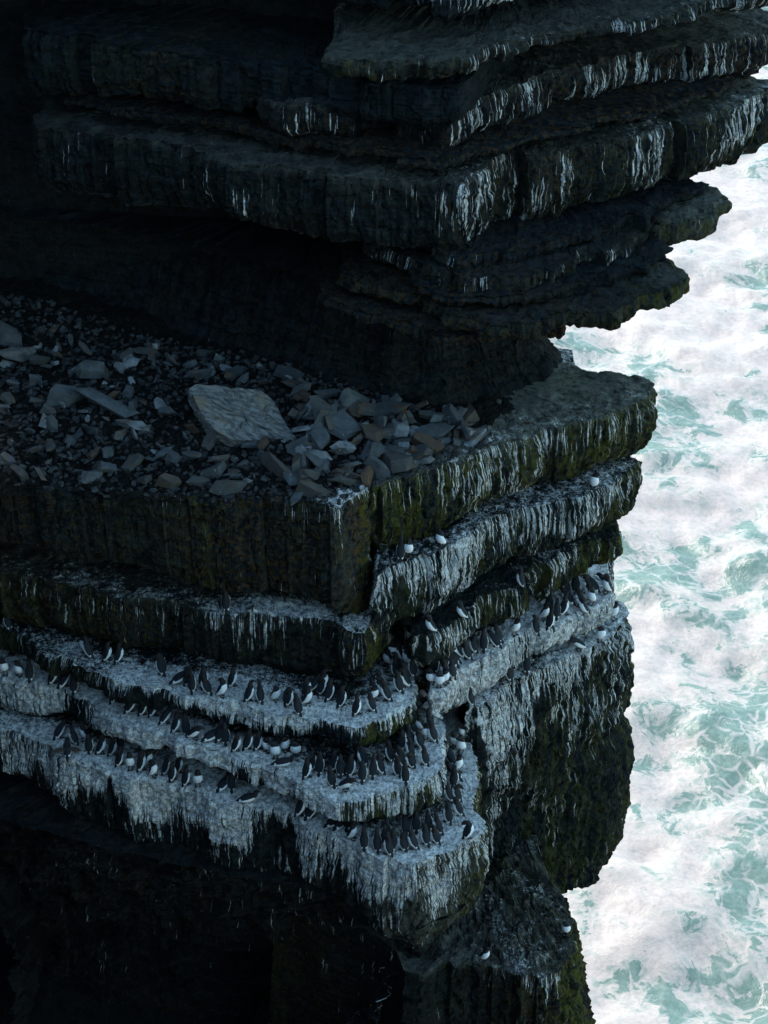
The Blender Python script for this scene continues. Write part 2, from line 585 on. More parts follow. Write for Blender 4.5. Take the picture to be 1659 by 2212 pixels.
    # underside sag
    P[..., 2] += np.where((FACE == 0) & (W > 0), 0.03 * tb, 0)
    # paint masks (where birds perch and where the wall stays wet)
    gtop = curve(gt, U)[None] * (1 - 0.6 * sstep(gtd * 0.4, gtd, -W))
    gf = curve(g, U)[None]
    gl_n = gl * np.maximum(0.2, 0.8 + 0.75 * fbm(SS * 0.8, 0.1, 0, seed + 95, 2) + 0.4 * fbm(SS * 3.1, 0.4, 0, seed + 97, 2))
    gface = gf * (1 - 0.75 * sstep(0.15, 1.0, W / np.maximum(gl_n, 0.1)))
    nearlip = np.exp(-np.maximum(W, 0) / 0.1)
    gface = np.maximum(gface, np.minimum(curve(gt, U)[None], 1) * nearlip * 0.85)
    G = np.where(FACE > 0, gface, np.where(W <= 0, gtop, 0))
    G = G + (0.22 * fbm(SS * 0.6, Z * 0.5, 0, seed + 96, 2) + 0.12 * fbm(SS * 2.3, Z * 2.0, np.where(FACE > 0, 0.0, W * 2.3), seed + 98, 2)) * (G > 0.05)
    A = curve(algae, U)[None] * np.ones_like(W) * np.where(FACE > 0, 1, 0.25)
    O = curve(ochre, U)[None] * np.ones_like(W)
    idx = np.arange(nr * nc).reshape(nr, nc)
    a, b = idx[:-1], idx[1:]
    q = np.stack((a, np.roll(a, -1, 1), np.roll(b, -1, 1), b), -1).reshape(-1, 4)
    if not flip:
        pass
    else:
        q = q[:, ::-1]
    me = grid_mesh(name, P.reshape(-1, 3), q, np.stack((SS, W), -1).reshape(-1, 2),
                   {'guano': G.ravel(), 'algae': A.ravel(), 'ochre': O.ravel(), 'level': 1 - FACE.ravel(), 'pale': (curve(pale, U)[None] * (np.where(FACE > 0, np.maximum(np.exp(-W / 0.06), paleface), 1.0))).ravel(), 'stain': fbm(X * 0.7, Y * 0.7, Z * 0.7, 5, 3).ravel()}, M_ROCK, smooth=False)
    o = link(name, me, cliff)
    SLABS[key] = (o, z)
    return o


BL = [(1.2, 3.5), (1.0, 8.5), (-11, 9.5)]          # back of the strata on the shaded wall
BR = [(5.3, 6.0), (4.2, 9.5), (-1.5, 9.5), (-1.5, 3.0)]

# ---- the shelf with the rubble and the wall under it
slab('S0', 'rubble_ledge', 0.0,
     [(-320, 1035, 1140), (0, 1052, 1192), (200, 1068, 1232), (400, 1076, 1270), (560, 1086, 1296), (700, 1092, 1312), (716, 1096, 1318), (782, 1062, 1326), (790, 1050, 1330), (800, 1030, 1320)],
     [(0.6, 4), (0.6, 9.5), (-11, 9.5)], (-3, 5.5), 11,
     g=((0, 0.05), (560, 0.10), (690, 0.30), (715, 0.42), (790, 0.3)), gt=((0, 0.1), (640, 0.15), (720, 0.6), (790, 0.55)), gl=0.8,
     algae=((0, 0.1), (380, 0.15), (430, 0.45), (470, 0.1), (760, 0.2), (785, 0.9)), ochre=((0, 0.35), (300, 0.2), (500, 0.55), (640, 0.4), (740, 0.3), (770, 1.0), (800, 1.0)),
     lam=0.02, flute=0.012, block=0.05, gtd=0.6, topd=2.1, paleface=0.45, pale=((0, 0), (690, 0.0), (705, 0.3), (765, 0.3), (785, 0.1)))
slab('R0', 'seaward_ledge', 0.012,
     [(789, 1054, 1196), (855, 1034, 1184), (1000, 999, 1138), (1080, 964, 1082), (1140, 945, 1056), (1175, 921, 1046), (1255, 913, 1030), (1310, 902, 1012), (1355, 884, 1000), (1388, 868, 985), (1410, 850, 968), (1417, 829, 940), (1395, 815, 925), (1280, 799, 905), (1220, 784, 890), (1175, 772, 880)],
     [(3.0, 7), (0, 9), (-0.3, 5)], (1.6, 4.4), 21,
     g=((780, 0.32), (1000, 0.37), (1200, 0.33), (1330, 0.32), (1440, 0.25)), gt=((700, 0.2), (1000, 0.36), (1130, 0.3), (1400, 0.25)), gl=2.2, pale=((780, 0.5), (1000, 0.7), (1100, 1.0), (1440, 1.0)),
     algae=((780, 0.85), (1000, 0.8), (1250, 0.75), (1440, 1.0)), ochre=((700, 0.1), (1400, 0.15)), flute=0.036, lam=0.010, bulge=0.09, under=0.1, topd=2.6, gtd=1.2)
slab('R1', 'seaward_ledge', -1.55,
     [(808, 1246, 1376), (830, 1234, 1370), (875, 1218, 1346), (940, 1186, 1318), (995, 1163, 1284), (1080, 1119, 1240), (1140, 1096, 1206), (1255, 1068, 1160), (1330, 1039, 1146), (1358, 1022, 1130), (1380, 1000, 1100), (1372, 975, 1070), (1300, 960, 1060)],
     [(4.0, 8), (0, 9), (-0.1, 3)], (1.8, 4.6), 22,
     g=((780, 0.56), (1010, 0.55), (1020, 0.42), (1200, 0.48), (1290, 0.50), (1390, 0.25)), gt=((800, 0.45), (1300, 0.5), (1400, 0.3)), gl=3.0,
     algae=((800, 0.25), (1040, 0.5), (1150, 0.3), (1300, 0.4), (1345, 1.0)), flute=0.036, lam=0.008, bulge=0.07, under=0.1, gtd=1.0)
slab('R2', 'seaward_ledge', -3.05,
     [(909, 1376, 1450), (920, 1364, 1444), (995, 1330, 1402), (1045, 1287, 1374), (1140, 1268, 1330), (1180, 1226, 1306), (1255, 1184, 1262), (1300, 1166, 1232), (1324, 1148, 1215), (1318, 1128, 1190), (1260, 1105, 1170)],
     [(3.8, 8), (0.9, 9), (0.86, 3.5)], (1.7, 4.6), 23,
     g=((850, 0.50), (1050, 0.48), (1130, 0.43), (1240, 0.36), (1330, 0.25)), gt=((850, 0.36), (1150, 0.36), (1300, 0.2)), gl=2.6,
     algae=((850, 0.35), (1000, 0.45), (1150, 0.5), (1250, 0.8), (1330, 1.0)), flute=0.036, lam=0.010, block=0.09, bulge=0.04, gtd=0.7)
slab('R3', 'seaward_ledge', -4.30,
     [(936, 1500, 1556), (952, 1490, 1550), (995, 1446, 1534), (1070, 1410, 1490), (1130, 1375, 1446), (1205, 1340, 1396), (1280, 1305, 1368), (1316, 1284, 1340), (1322, 1268, 1320), (1310, 1252, 1300), (1260, 1235, 1280)],
     [(4.2, 8), (1.0, 9), (1.12, 3.5)], (1.8, 4.6), 24,
     g=((880, 0.66), (1330, 0.64)), gt=((880, 0.92), (1330, 0.9)), gl=3.4, algae=((880, 0.15), (1330, 0.2)), flute=0.040, lam=0.010, block=0.07, bulge=0.03)
def buttress(t, u):
    left = np.interp(t, [0, 0.06, 0.25, 0.48, 0.54, 0.62, 0.9, 1], [0.06, 0, -0.10, -0.12, 0.03, 0.10, 0.06, 0.1])
    right = np.interp(t, [0, 0.05, 0.22, 0.36, 0.41, 0.46, 0.6, 0.9, 1], [0.06, 0, -0.18, -0.12, 0.02, -0.24, -0.36, -0.32, -0.2])
    k = np.clip((u - 1180) / 150, 0, 1)
    return left * (1 - k) + right * k


slab('R4', 'seaward_buttress', -5.30,
     [(1022, 1532, 1870), (1042, 1512, 1880), (1090, 1482, 1912), (1155, 1452, 1936), (1200, 1430, 1946), (1225, 1416, 1934), (1255, 1400, 1912), (1300, 1378, 1902), (1318, 1368, 1876), (1345, 1346, 1846), (1358, 1328, 1828), (1352, 1312, 1800), (1310, 1300, 1780)],
     [(5.0, 8), (2.2, 9), (2.1, 3.5)], (3.2, 5.2), 25,
     g=((980, 0.58), (1130, 0.56), (1200, 0.46), (1260, 0.40), (1330, 0.48), (1380, 0.35)), gt=((980, 0.75), (1200, 0.55), (1300, 0.72), (1360, 0.66)), gl=4.8,
     algae=((980, 0.12), (1150, 0.25), (1210, 0.55), (1290, 0.42), (1340, 0.35), (1365, 0.75)), flute=0.05, lam=0.008, rough=0.12, prof=buttress, gtd=1.2)

# ---- strata of the shaded wall
slab('L1', 'shaded_ledge', -2.80,
     [(-300, 1165, 1280), (0, 1229, 1342), (100, 1259, 1372), (250, 1293, 1409), (370, 1310, 1424), (450, 1320, 1436), (560, 1326, 1452), (675, 1331, 1462), (715, 1345, 1468), (768, 1368, 1472), (789, 1366, 1470), (801, 1340, 1458), (812, 1325, 1440), (830, 1305, 1425)],
     BL, (-3, 5.5), 31,
     g=((0, 0.12), (330, 0.22), (430, 0.40), (560, 0.42), (690, 0.3), (790, 0.35), (815, 0.55)), gt=((0, 0.25), (300, 0.40), (460, 0.60), (780, 0.66)), gl=1.3,
     pale=((0, 0.25), (700, 0.3)), algae=((0, 0.35), (200, 0.3), (420, 0.15), (780, 0.1), (795, 1.0), (830, 1.0)), ochre=((0, 0.45), (300, 0.35), (600, 0.15), (780, 0.3)), lam=0.014, flute=0.010, block=0.05, under=0.16, gtd=0.8, bulge=0.05)
slab('L2', 'bird_ledge', -4.30,
     [(-300, 1290, 1345), (0, 1352, 1408), (90, 1392, 1440), (165, 1434, 1478), (250, 1474, 1520), (330, 1492, 1540), (400, 1513, 1556), (500, 1525, 1576), (560, 1540, 1590), (625, 1549, 1606), (665, 1562, 1604), (700, 1560, 1610), (780, 1572, 1618), (800, 1560, 1622), (832, 1548, 1614), (862, 1530, 1590), (896, 1514, 1572), (906, 1490, 1550), (908, 1450, 1510), (900, 1400, 1460), (890, 1350, 1420)],
     [(0.9, 3.5), (0.8, 8.5), (-11, 9.5)], (-3, 5.5), 32,
     g=((0, 0.25), (150, 0.40), (250, 0.60), (640, 0.72), (700, 0.6), (780, 0.60), (800, 0.42), (890, 0.5), (910, 0.75)), gt=((0, 0.35), (170, 0.60), (260, 0.85), (340, 1.05), (900, 1.08)), gl=0.62,
     algae=((0, 0.5), (160, 0.3), (300, 0.05), (770, 0.05), (790, 0.95), (905, 0.7)), lam=0.016, flute=0.014, block=0.07, under=0.2, gtd=0.95)
slab('L3', 'bird_ledge', -5.20,
     [(-300, 1370, 1470), (0, 1452, 1552), (80, 1476, 1556), (140, 1496, 1562), (200, 1520, 1590), (265, 1570, 1610), (330, 1592, 1630), (400, 1612, 1650), (500, 1632, 1684), (560, 1648, 1706), (620, 1684, 1734), (670, 1702, 1750), (730, 1722, 1772), (790, 1718, 1782), (840, 1706, 1778), (890, 1698, 1768), (945, 1672, 1740), (962, 1656, 1722), (966, 1625, 1690), (962, 1580, 1650), (952, 1540, 1610)],
     [(1.2, 3.5), (1.0, 8.5), (-11, 9.5)], (-3, 5.5), 33,
     g=((0, 0.92), (125, 0.85), (150, 0.35), (195, 0.40), (215, 0.88), (700, 0.85), (745, 0.62), (930, 0.52), (966, 0.7)), gt=((0, 1.0), (600, 1.05), (965, 1.08)), gl=1.25,
     algae=((0, 0.05), (700, 0.1), (760, 0.6), (940, 0.7), (966, 0.5)), lam=0.012, flute=0.014, block=0.07, under=0.2, gtd=0.95)
slab('L4', 'bird_ledge', -6.25,
     [(-300, 1500, 1640), (0, 1578, 1690), (100, 1608, 1740), (150, 1638, 1790), (245, 1658, 1830), (300, 1680, 1860), (400, 1706, 1890), (475, 1728, 1915), (560, 1756, 1925), (600, 1758, 1930), (680, 1796, 1945), (750, 1832, 2000), (830, 1868, 2050), (905, 1888, 2078), (950, 1862, 2062), (1000, 1826, 2020), (1050, 1792, 1960), (1055, 1760, 1930), (1046, 1700, 1870), (1036, 1646, 1810), (1012, 1590, 1750), (985, 1560, 1720)],
     [(1.6, 3.0), (1.4, 8.5), (-11, 9.5)], (-2.5, 5), 34,
     g=((0, 0.55), (100, 0.66), (150, 0.78), (300, 0.84), (500, 0.72), (570, 0.60), (620, 0.8), (830, 0.78), (910, 0.55), (1000, 0.5), (1035, 0.30), (1060, 0.5)), gt=((0, 0.75), (120, 0.95), (600, 1.05), (1060, 1.06)), gl=2.0,
     paleface=1.0, pale=((0, 0), (780, 0), (870, 0.35), (900, 0.4), (1000, 0.3), (1030, 0.1)), algae=((0, 0.05), (800, 0.1), (880, 0.15), (1000, 0.4), (1030, 1.0), (1060, 0.9)), ochre=((0, 0.1), (1000, 0.1), (1050, 0.4)), lam=0.018, flute=0.016, block=0.08, under=0.3, rough=0.12, gtd=1.0)
# lower wall, undercut below the bird ledges
slab('LW', 'lower_wall', -7.95,
     [(-400, 1640, 2700), (0, 1770, 2900), (150, 1815, 2950), (300, 1850, 3000), (500, 1893, 3100), (700, 1930, 3150), (830, 1985, 3200), (900, 2005, 3200), (960, 1990, 3200), (1010, 1960, 3100), (1040, 1900, 3100)],
     [(1.6, 3.0), (1.4, 8.5), (-11, 9.5)], (-2.5, 5), 35, g=((0, 0.06), (400, 0.08), (900, 0.22)), gl=20, lam=0.05, flute=0.01, block=0.02, rough=0.05, big3d=0.32, ds=0.06, topd=0.4,
     prof=lambda t, u: 0.5 + 2.9 * min(1, t * 3.0) - 0.4 * t, ochre=((0, 0.2),))
slab('R5', 'low_ledge', -10.05,
     [(900, 2100, 2900), (962, 2074, 2900), (1030, 2092, 2900), (1080, 2106, 2900), (1130, 2120, 2900), (1180, 2112, 2900), (1222, 2100, 2900), (1246, 2062, 2850), (1240, 2030, 2800), (1230, 1985, 2750), (1212, 1945, 2700), (1190, 1900, 2650)],
     [(3.6, 4), (3.0, 9), (-2, 9), (-2, 1)], (1.2, 3), 36,
     g=((940, 0.15), (1150, 0.22), (1200, 0.40), (1230, 0.1), (1250, 0.1)), gt=((940, 0.27), (1130, 0.25), (1240, 0.28)), pale=((940, 0.5), (1240, 0.4)), gl=1.6, algae=((940, 0.1), (1150, 0.2), (1205, 0.6), (1225, 1.0), (1260, 1.0)), ochre=((940, 0.1), (1220, 0.5)),
     flute=0.04, lam=0.02, prof=lambda t, u: -np.clip((u - 1150) / 80, 0, 1) * min(1.2, 2.2 * t), block=0.14, rough=0.16, ds=0.045, topd=3.6, gtd=3.0, toprel=4.5)

# ---- overhanging strata above the shelf
slab('neck', 'neck_wall', 2.45,
     [(-300, 655, 0), (0, 690, 0), (300, 745, 0), (600, 820, 0), (760, 866, 0), (850, 884, 0), (960, 878, 0), (1060, 850, 0), (1120, 822, 0), (1170, 786, 0), (1177, 768, 0), (1160, 740, 0)],
     [(2.9, 9.5), (-11, 10)], (-1, 8), 41, plan_z=0.0, hfix=2.5, lam=0.045, flute=0.004, block=0.02, rough=0.08, under=0.0,
     prof=lambda t, u: (0.75 + 0.9 * np.clip((900 - u) / 500, 0, 1)) * (1 - t) ** 1.3 - 0.35 * max(0, (t - 0.75) / 0.25) ** 2, ochre=((0, 0.05), (900, 0.2)), topd=0.4)
BU = [(4.5, 8.5), (3.5, 11), (-7, 11)]
slab('U0', 'thin_stratum', 2.50,
     [(700, 640, 666), (850, 690, 716), (960, 726, 752), (1100, 724, 750), (1222, 706, 734), (1228, 694, 722), (1200, 670, 700)],
     [(3.6, 9), (-2, 9.5)], (1.2, 7.5), 42, flute=0.01, lam=0.02, topd=0.5, ochre=((0, 0.2), (1000, 0.5)), under=0.05)
slab('U1', 'thin_stratum', 2.92,
     [(760, 590, 620), (900, 640, 672), (980, 676, 710), (1060, 704, 738), (1160, 694, 726), (1230, 678, 710), (1265, 676, 709), (1320, 662, 697), (1362, 643, 675), (1410, 628, 660), (1450, 606, 640), (1475, 592, 622), (1468, 578, 606), (1446, 564, 590), (1380, 545, 570)],
     [(5.0, 8.5), (3.5, 10.5), (-1, 10)], (1.6, 7.5), 43, rough=0.17, paleface=0.5, pale=((0, 0.0), (1400, 0.05), (1500, 0.6), (1700, 0.9)), flute=0.02, lam=0.02, ochre=((0, 0.1), (900, 0.45), (1400, 0.2)), algae=((0, 0.0), (1300, 0.2), (1440, 0.8)), under=0.05, block=0.08)  # pale seaward tip: sunlight put into the rock colour
slab('U2', 'thin_stratum', 3.45,
     [(780, 520, 560), (900, 572, 612), (985, 606, 650), (1060, 604, 660), (1150, 590, 636), (1255, 556, 600), (1275, 542, 586), (1350, 520, 560), (1430, 490, 534), (1500, 470, 514), (1550, 452, 494), (1584, 438, 470), (1591, 424, 452), (1568, 408, 432), (1515, 388, 412), (1440, 372, 400)],
     [(6.0, 9), (4.5, 11), (-0.5, 10.5)], (2, 7.5), 44, g=((0, 0.0), (1000, 0.2), (1030, 0.45), (1080, 0.2), (1400, 0.15)), gl=1.0, rough=0.17, paleface=0.5, pale=((0, 0.0), (1400, 0.05), (1500, 0.6), (1700, 0.9)), flute=0.022, lam=0.02, ochre=((0, 0.1), (900, 0.35), (1300, 0.15)), algae=((0, 0.0), (1400, 0.1), (1520, 0.7), (1600, 0.8)), block=0.09, under=0.08)  # tip lightened in colour to look sunlit
slab('U1b', 'thin_stratum', 3.18,
     [(880, 590, 618), (960, 640, 668), (1100, 648, 676), (1180, 634, 660), (1250, 612, 640), (1320, 592, 618), (1390, 568, 592), (1440, 548, 572), (1446, 534, 556), (1400, 520, 545)],
     [(4.8, 8.5), (3.5, 10.5), (0, 10)], (1.8, 7.5), 53, flute=0.02, lam=0.025, topd=0.5, block=0.12, rough=0.16, ochre=((0, 0.1), (900, 0.45), (1300, 0.1)))
slab('U2b', 'thin_stratum', 3.72,
     [(900, 500, 532), (985, 548, 584), (1060, 548, 586), (1130, 530, 566), (1200, 508, 544), (1270, 492, 524), (1340, 470, 500), (1420, 440, 472), (1490, 412, 440), (1512, 398, 420), (1490, 380, 404)],
     [(5.6, 9), (4.5, 11), (0.5, 10.5)], (2.2, 7.5), 54, flute=0.02, lam=0.025, topd=0.5, block=0.14, rough=0.18, g=((900, 0.1), (1000, 0.3), (1100, 0.1)), gl=1.5, ochre=((0, 0.1), (900, 0.4), (1300, 0.15)))
slab('U3', 'overhanging_slab', 5.0,
     [(72, 262, 408), (145, 287, 422), (260, 300, 436), (400, 322, 455), (500, 360, 478), (650, 372, 516), (830, 396, 534), (930, 396, 556), (966, 398, 560), (996, 414, 550), (1050, 384, 528), (1110, 352, 508), (1230, 327, 466), (1300, 314, 440), (1380, 296, 420), (1470, 268, 398), (1556, 240, 372), (1620, 216, 352), (1668, 200, 336), (1690, 186, 310), (1680, 172, 300), (1606, 164, 290)],
     [(6.8, 10), (-5.8, 11)], (0.3, 8), 45,
     g=((0, 0.08), (930, 0.12), (980, 0.36), (1010, 0.45), (1180, 0.42), (1235, 0.32), (1260, 0.16), (1370, 0.26), (1420, 0.35), (1510, 0.24), (1560, 0.35), (1690, 0.35)), gl=2.6, gt=((0, 0.05), (980, 0.2), (1250, 0.2), (1600, 0.25)), gtd=0.6,
     pale=((0, 0.12), (700, 0.35), (1300, 0.25), (1500, 0.3), (1700, 0.8)), flute=0.034, lam=0.012, block=0.13, bulge=0.06, rough=0.13, ochre=((0, 0.12), (900, 0.12), (1200, 0.4), (1300, 0.2)), algae=((0, 0.0), (500, 0.08), (950, 0.05), (1600, 0.3)))  # pale: dusty rock, and the lit edges painted lighter
slab('U4L', 'overhanging_slab', 6.62,
     [(38, 62, 205), (115, 74, 206), (250, 99, 215), (380, 116, 228), (500, 131, 244), (700, 160, 262), (900, 186, 280), (1000, 190, 280)],
     [(3, 7), (3, 11), (-6, 11)], (-1.5, 8.2), 46, flute=0.01, lam=0.02, block=0.06, rough=0.08, ochre=((0, 0.05), (350, 0.25), (600, 0.05)), algae=((0, 0.0), (330, 0.12), (500, 0.0)))
slab('U4M', 'overhanging_slab', 5.42,
     [(120, 212, 236), (300, 240, 262), (500, 262, 290), (640, 290, 320), (800, 330, 352), (960, 345, 366), (1060, 318, 338), (1200, 280, 300), (1400, 240, 258), (1560, 196, 214), (1600, 170, 190)],
     [(5.8, 10), (-5.6, 11)], (0.3, 8), 52, flute=0.015, lam=0.02, topd=0.5, ochre=((0, 0.2), (1100, 0.5)))
slab('U4', 'overhanging_slab', 6.1,
     [(600, 196, 250), (590, 216, 286), (640, 226, 300), (700, 228, 308), (830, 221, 320), (920, 224, 328), (966, 238, 322), (1010, 222, 308), (1070, 202, 290), (1165, 164, 262), (1225, 155, 238), (1290, 140, 224), (1390, 116, 192), (1530, 86, 176), (1640, 64, 158), (1690, 50, 120), (1680, 30, 100), (1600, 10, 80)],
     [(6.6, 10.5), (-1.6, 11)], (1.2, 8), 47,
     g=((500, 0.1), (950, 0.25), (1000, 0.36), (1050, 0.40), (1180, 0.33), (1210, 0.15), (1270, 0.28), (1310, 0.36), (1390, 0.32), (1420, 0.15), (1520, 0.5), (1600, 0.3)), gl=2.0, gt=((0, 0.05), (1000, 0.2), (1600, 0.15)), gtd=0.5,
     pale=((0, 0.12), (700, 0.35), (1300, 0.25), (1500, 0.3), (1700, 0.8)), flute=0.034, lam=0.014, block=0.13, bulge=0.06, rough=0.14, ochre=((0, 0.1), (1000, 0.3), (1250, 0.45)))  # pale: dusty colour with light on the edges painted in
slab('U5', 'overhanging_slab', 7.15,
     [(730, 118, 150), (752, 128, 172), (800, 132, 184), (930, 124, 166), (1012, 116, 160), (1060, 104, 146), (1100, 94, 130), (1180, 70, 104), (1240, 58, 92), (1320, 42, 76), (1430, 20, 54), (1560, -10, 30), (1690, -40, 6), (1690, -70, -30)],
     [(6.4, 10.5), (-1.0, 11)], (1.8, 8), 48,
     g=((700, 0.1), (980, 0.2), (1020, 0.4), (1105, 0.36), (1130, 0.15), (1180, 0.3), (1260, 0.15), (1310, 0.40), (1400, 0.36), (1440, 0.3)), gl=1.2, gt=((700, 0.05), (1000, 0.22), (1400, 0.25)), gtd=0.5,
     pale=((0, 0.12), (700, 0.35), (1300, 0.25), (1500, 0.3), (1700, 0.8)), flute=0.03, lam=0.02, block=0.16, rough=0.18, algae=((700, 0.3), (900, 0.2), (1100, 0.1)), ochre=((700, 0.2),))  # same pale mix of dusty rock and painted edge light
slab('U6', 'overhanging_slab', 8.25,
     [(500, -120, -40), (760, -60, 14), (900, -45, 30), (966, -40, 38), (1020, -58, 22), (1110, -80, 2), (1400, -150, -80), (1650, -220, -150)],
     [(6.4, 10.5), (-3.0, 11)], (1.5, 8), 49, g=((700, 0.1), (940, 0.35), (1000, 0.48), (1110, 0.44)), gl=2.5, flute=0.03, block=0.08)


def rough_prism(name, poly, z0, z1, seed, step=0.8, amp=0.5, parent=cliff):
    """large rough rock body given by its plan; beyond the picture or inside the strata"""
    pts = []
    n = len(poly)
    for i in range(n):
        a, b = np.array(poly[i]), np.array(poly[(i + 1) % n])
        m = max(1, int(np.linalg.norm(b - a) / step))
        for j in range(m):
            pts.append(a + (b - a) * j / m)
    pts = np.array(pts)
    nz = max(2, int((z1 - z0) / (step * 1.2)))
    zs = np.linspace(z1, z0, nz)
    c = pts.mean(0)
    rows = [np.column_stack((np.tile(c, (len(pts), 1)), np.full(len(pts), z1)))]
    for z in zs:
        d = pts - c
        d /= np.linalg.norm(d, axis=1, keepdims=True)
        nn = fbm(pts[:, 0] * 0.35, pts[:, 1] * 0.35, np.full(len(pts), z * 0.5), seed, 4)
        st = vnoise(np.full(len(pts), 0.3), np.full(len(pts), 0.7), np.full(len(pts), z * 0.9), seed + 9)
        xy = pts + d * (amp * (nn + st))[:, None]
        rows.append(np.column_stack((xy, np.full(len(pts), z))))
    rows.append(np.column_stack((np.tile(c, (len(pts), 1)), np.full(len(pts), z0))))
    V = np.array(rows)
    nr, nc = V.shape[:2]
    idx = np.arange(nr * nc).reshape(nr, nc)
    a, b = idx[:-1], idx[1:]
    q = np.stack((a, b, np.roll(b, -1, 1), np.roll(a, -1, 1)), -1).reshape(-1, 4)
    zero = np.zeros(nr * nc)
    uv = V.reshape(-1, 3)[:, [0, 2]]
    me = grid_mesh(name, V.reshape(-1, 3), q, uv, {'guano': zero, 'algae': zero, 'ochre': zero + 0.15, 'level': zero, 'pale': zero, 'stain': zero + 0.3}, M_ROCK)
    return link(name, me, parent)


rough_prism('cliff_core', [(-11, 7.2), (-3, 6.2), (0.5, 5.2), (2.3, 6.0), (2.3, 11), (-11, 12)], -30, 9, 61, amp=0.12)
rough_prism('upper_cliff', [(-12, 5.5), (0, 3.6), (6.5, 6.2), (6.5, 15), (-12, 15)], 8.45, 24, 62)
rough_prism('cliff_foot', [(-12, 3), (-1, -0.6), (2.6, 1.0), (3.0, 5), (2.5, 12), (-12, 12)], -63, -17, 63, amp=0.35)

# ------------------------------------------------------------------ headland the picture is taken from; unseen cliff added to darken the shaded wall
head = rough_prism('headland', [(-70, -46), (-20, -42), (-5, -34), (-2.2, -28.6), (2.2, -28.4), (5, -40), (12, -60), (30, -66), (30, -90), (-70, -90)], -63, 17.2, 64, step=2.0, amp=0.5, parent=None)
tag(head, 'narrow rock headland facing the bird ledges, where the view is taken from', 'headland', kind='structure')
inlet = rough_prism('inlet_shade_cliff', [(-19, -30), (-16.5, -12), (-16, 4), (-19, 22), (-70, 25), (-70, -50)], -63, 13, 65, step=2.0, amp=0.6, parent=None)  # out of view; placed and raised to cut light on the shaded wall
tag(inlet, 'unseen cliff added to darken the shaded wall of the inlet', 'cliff', kind='structure')

# ------------------------------------------------------------------ sea
SEA_Z = -60.0


def build_sea():
    def axis(lo, hi, step, far):
        core = np.arange(lo, hi + 1e-6, step)
        g, d, e = [], step, 0
        while e < far:
            d *= 1.35
            e += d
            g.append(e)
        g = np.array(g)
        return np.concatenate((lo - g[::-1], core, hi + g))
    xs, ys = axis(0, 55, 0.4, 3500), axis(25, 215, 0.5, 3500)
    X, Y = np.meshgrid(xs, ys)
    amp = np.exp(-((np.maximum(np.abs(X - 27) - 60, 0) + np.maximum(np.abs(Y - 110) - 140, 0)) / 60) ** 2)
    Zz = SEA_Z + amp * (0.9 * fbm(X * 0.11 + Y * 0.03, Y * 0.14, 0, 71, 3) + 0.22 * fbm(X * 0.5, Y * 0.6, 0, 72, 3))
    V = np.stack((X, Y, Zz), -1).reshape(-1, 3)
    nr, nc = X.shape
    idx = np.arange(nr * nc).reshape(nr, nc)
    a, b = idx[:-1, :-1], idx[1:, :-1]
    q = np.stack((a, idx[:-1, 1:], idx[1:, 1:], b), -1).reshape(-1, 4)
    o = link('sea', grid_mesh('sea', V, q, None, None, M_SEA, closed=False))
    tag(o, 'churning pale green sea covered in white foam below the cliff', 'sea', kind='structure')


build_sea()
print('structure', time.time() - T0)


# ------------------------------------------------------------------ rubble on the shelf
def bvh_of(o):
    me = o.data
    return BVHTree.FromPolygons([v.co.copy() for v in me.vertices], [tuple(p.vertices) for p in me.polygons])


def build_scree():
    xs, ys = np.arange(-8.6, 2.6, 0.07), np.arange(0.35, 7.0, 0.07)
    X, Y = np.meshgrid(xs, ys)
    front = np.interp(X, [-9, -6.8, -3.4, -0.9, -0.35, 0.9, 1.8, 2.6], [0.95, 0.75, 0.5, 0.45, 0.95, 1.75, 2.5, 3.2])
    d = np.minimum(Y - front, (2.5 - X) * 0.8)
    h = 0.30 * sstep(0.0, 2.2, d) + 0.10 * sstep(0, 0.5, d)
    h = h * (0.55 + 0.45 * sstep(1.8, -3, X)) + sstep(-2.5, -8, X) * sstep(1, 6, d) * 0.45
    h += 0.09 * fbm(X * 1.1, Y * 1.1, 0, 81, 3) * sstep(0, 0.8, d) + 0.035 * fbm(X * 5, Y * 5, 0, 82, 3) - 0.10 * sstep(0.15, -0.1, d)
    fa, fe = facets(X * 4, Y * 4, 83, 0.6)
    h += 0.03 * fa
    V = np.stack((X, Y, h), -1).reshape(-1, 3)
    nr, nc = X.shape
    idx = np.arange(nr * nc).reshape(nr, nc)
    q = np.stack((idx[:-1, :-1], idx[:-1, 1:], idx[1:, 1:], idx[1:, :-1]), -1).reshape(-1, 4)
    keep = (d > -0.12).reshape(-1)
    q = q[keep[q].all(1)]
    o = link('scree', grid_mesh('scree', V, q, None, None, M_SCREE, smooth=False, closed=False), SLABS['S0'][0])
    return o


scree = build_scree()
B_SCREE, B_S0, B_R0 = bvh_of(scree), bvh_of(SLABS['S0'][0]), bvh_of(SLABS['R0'][0])


def ground_z(x, y):
    best = -1.0
    for b in (B_SCREE, B_S0, B_R0):
        r = b.ray_cast(Vector((x, y, 1.6)), Vector((0, 0, -1)))
        if r[0] is not None:
            best = max(best, r[0].z)
    return best


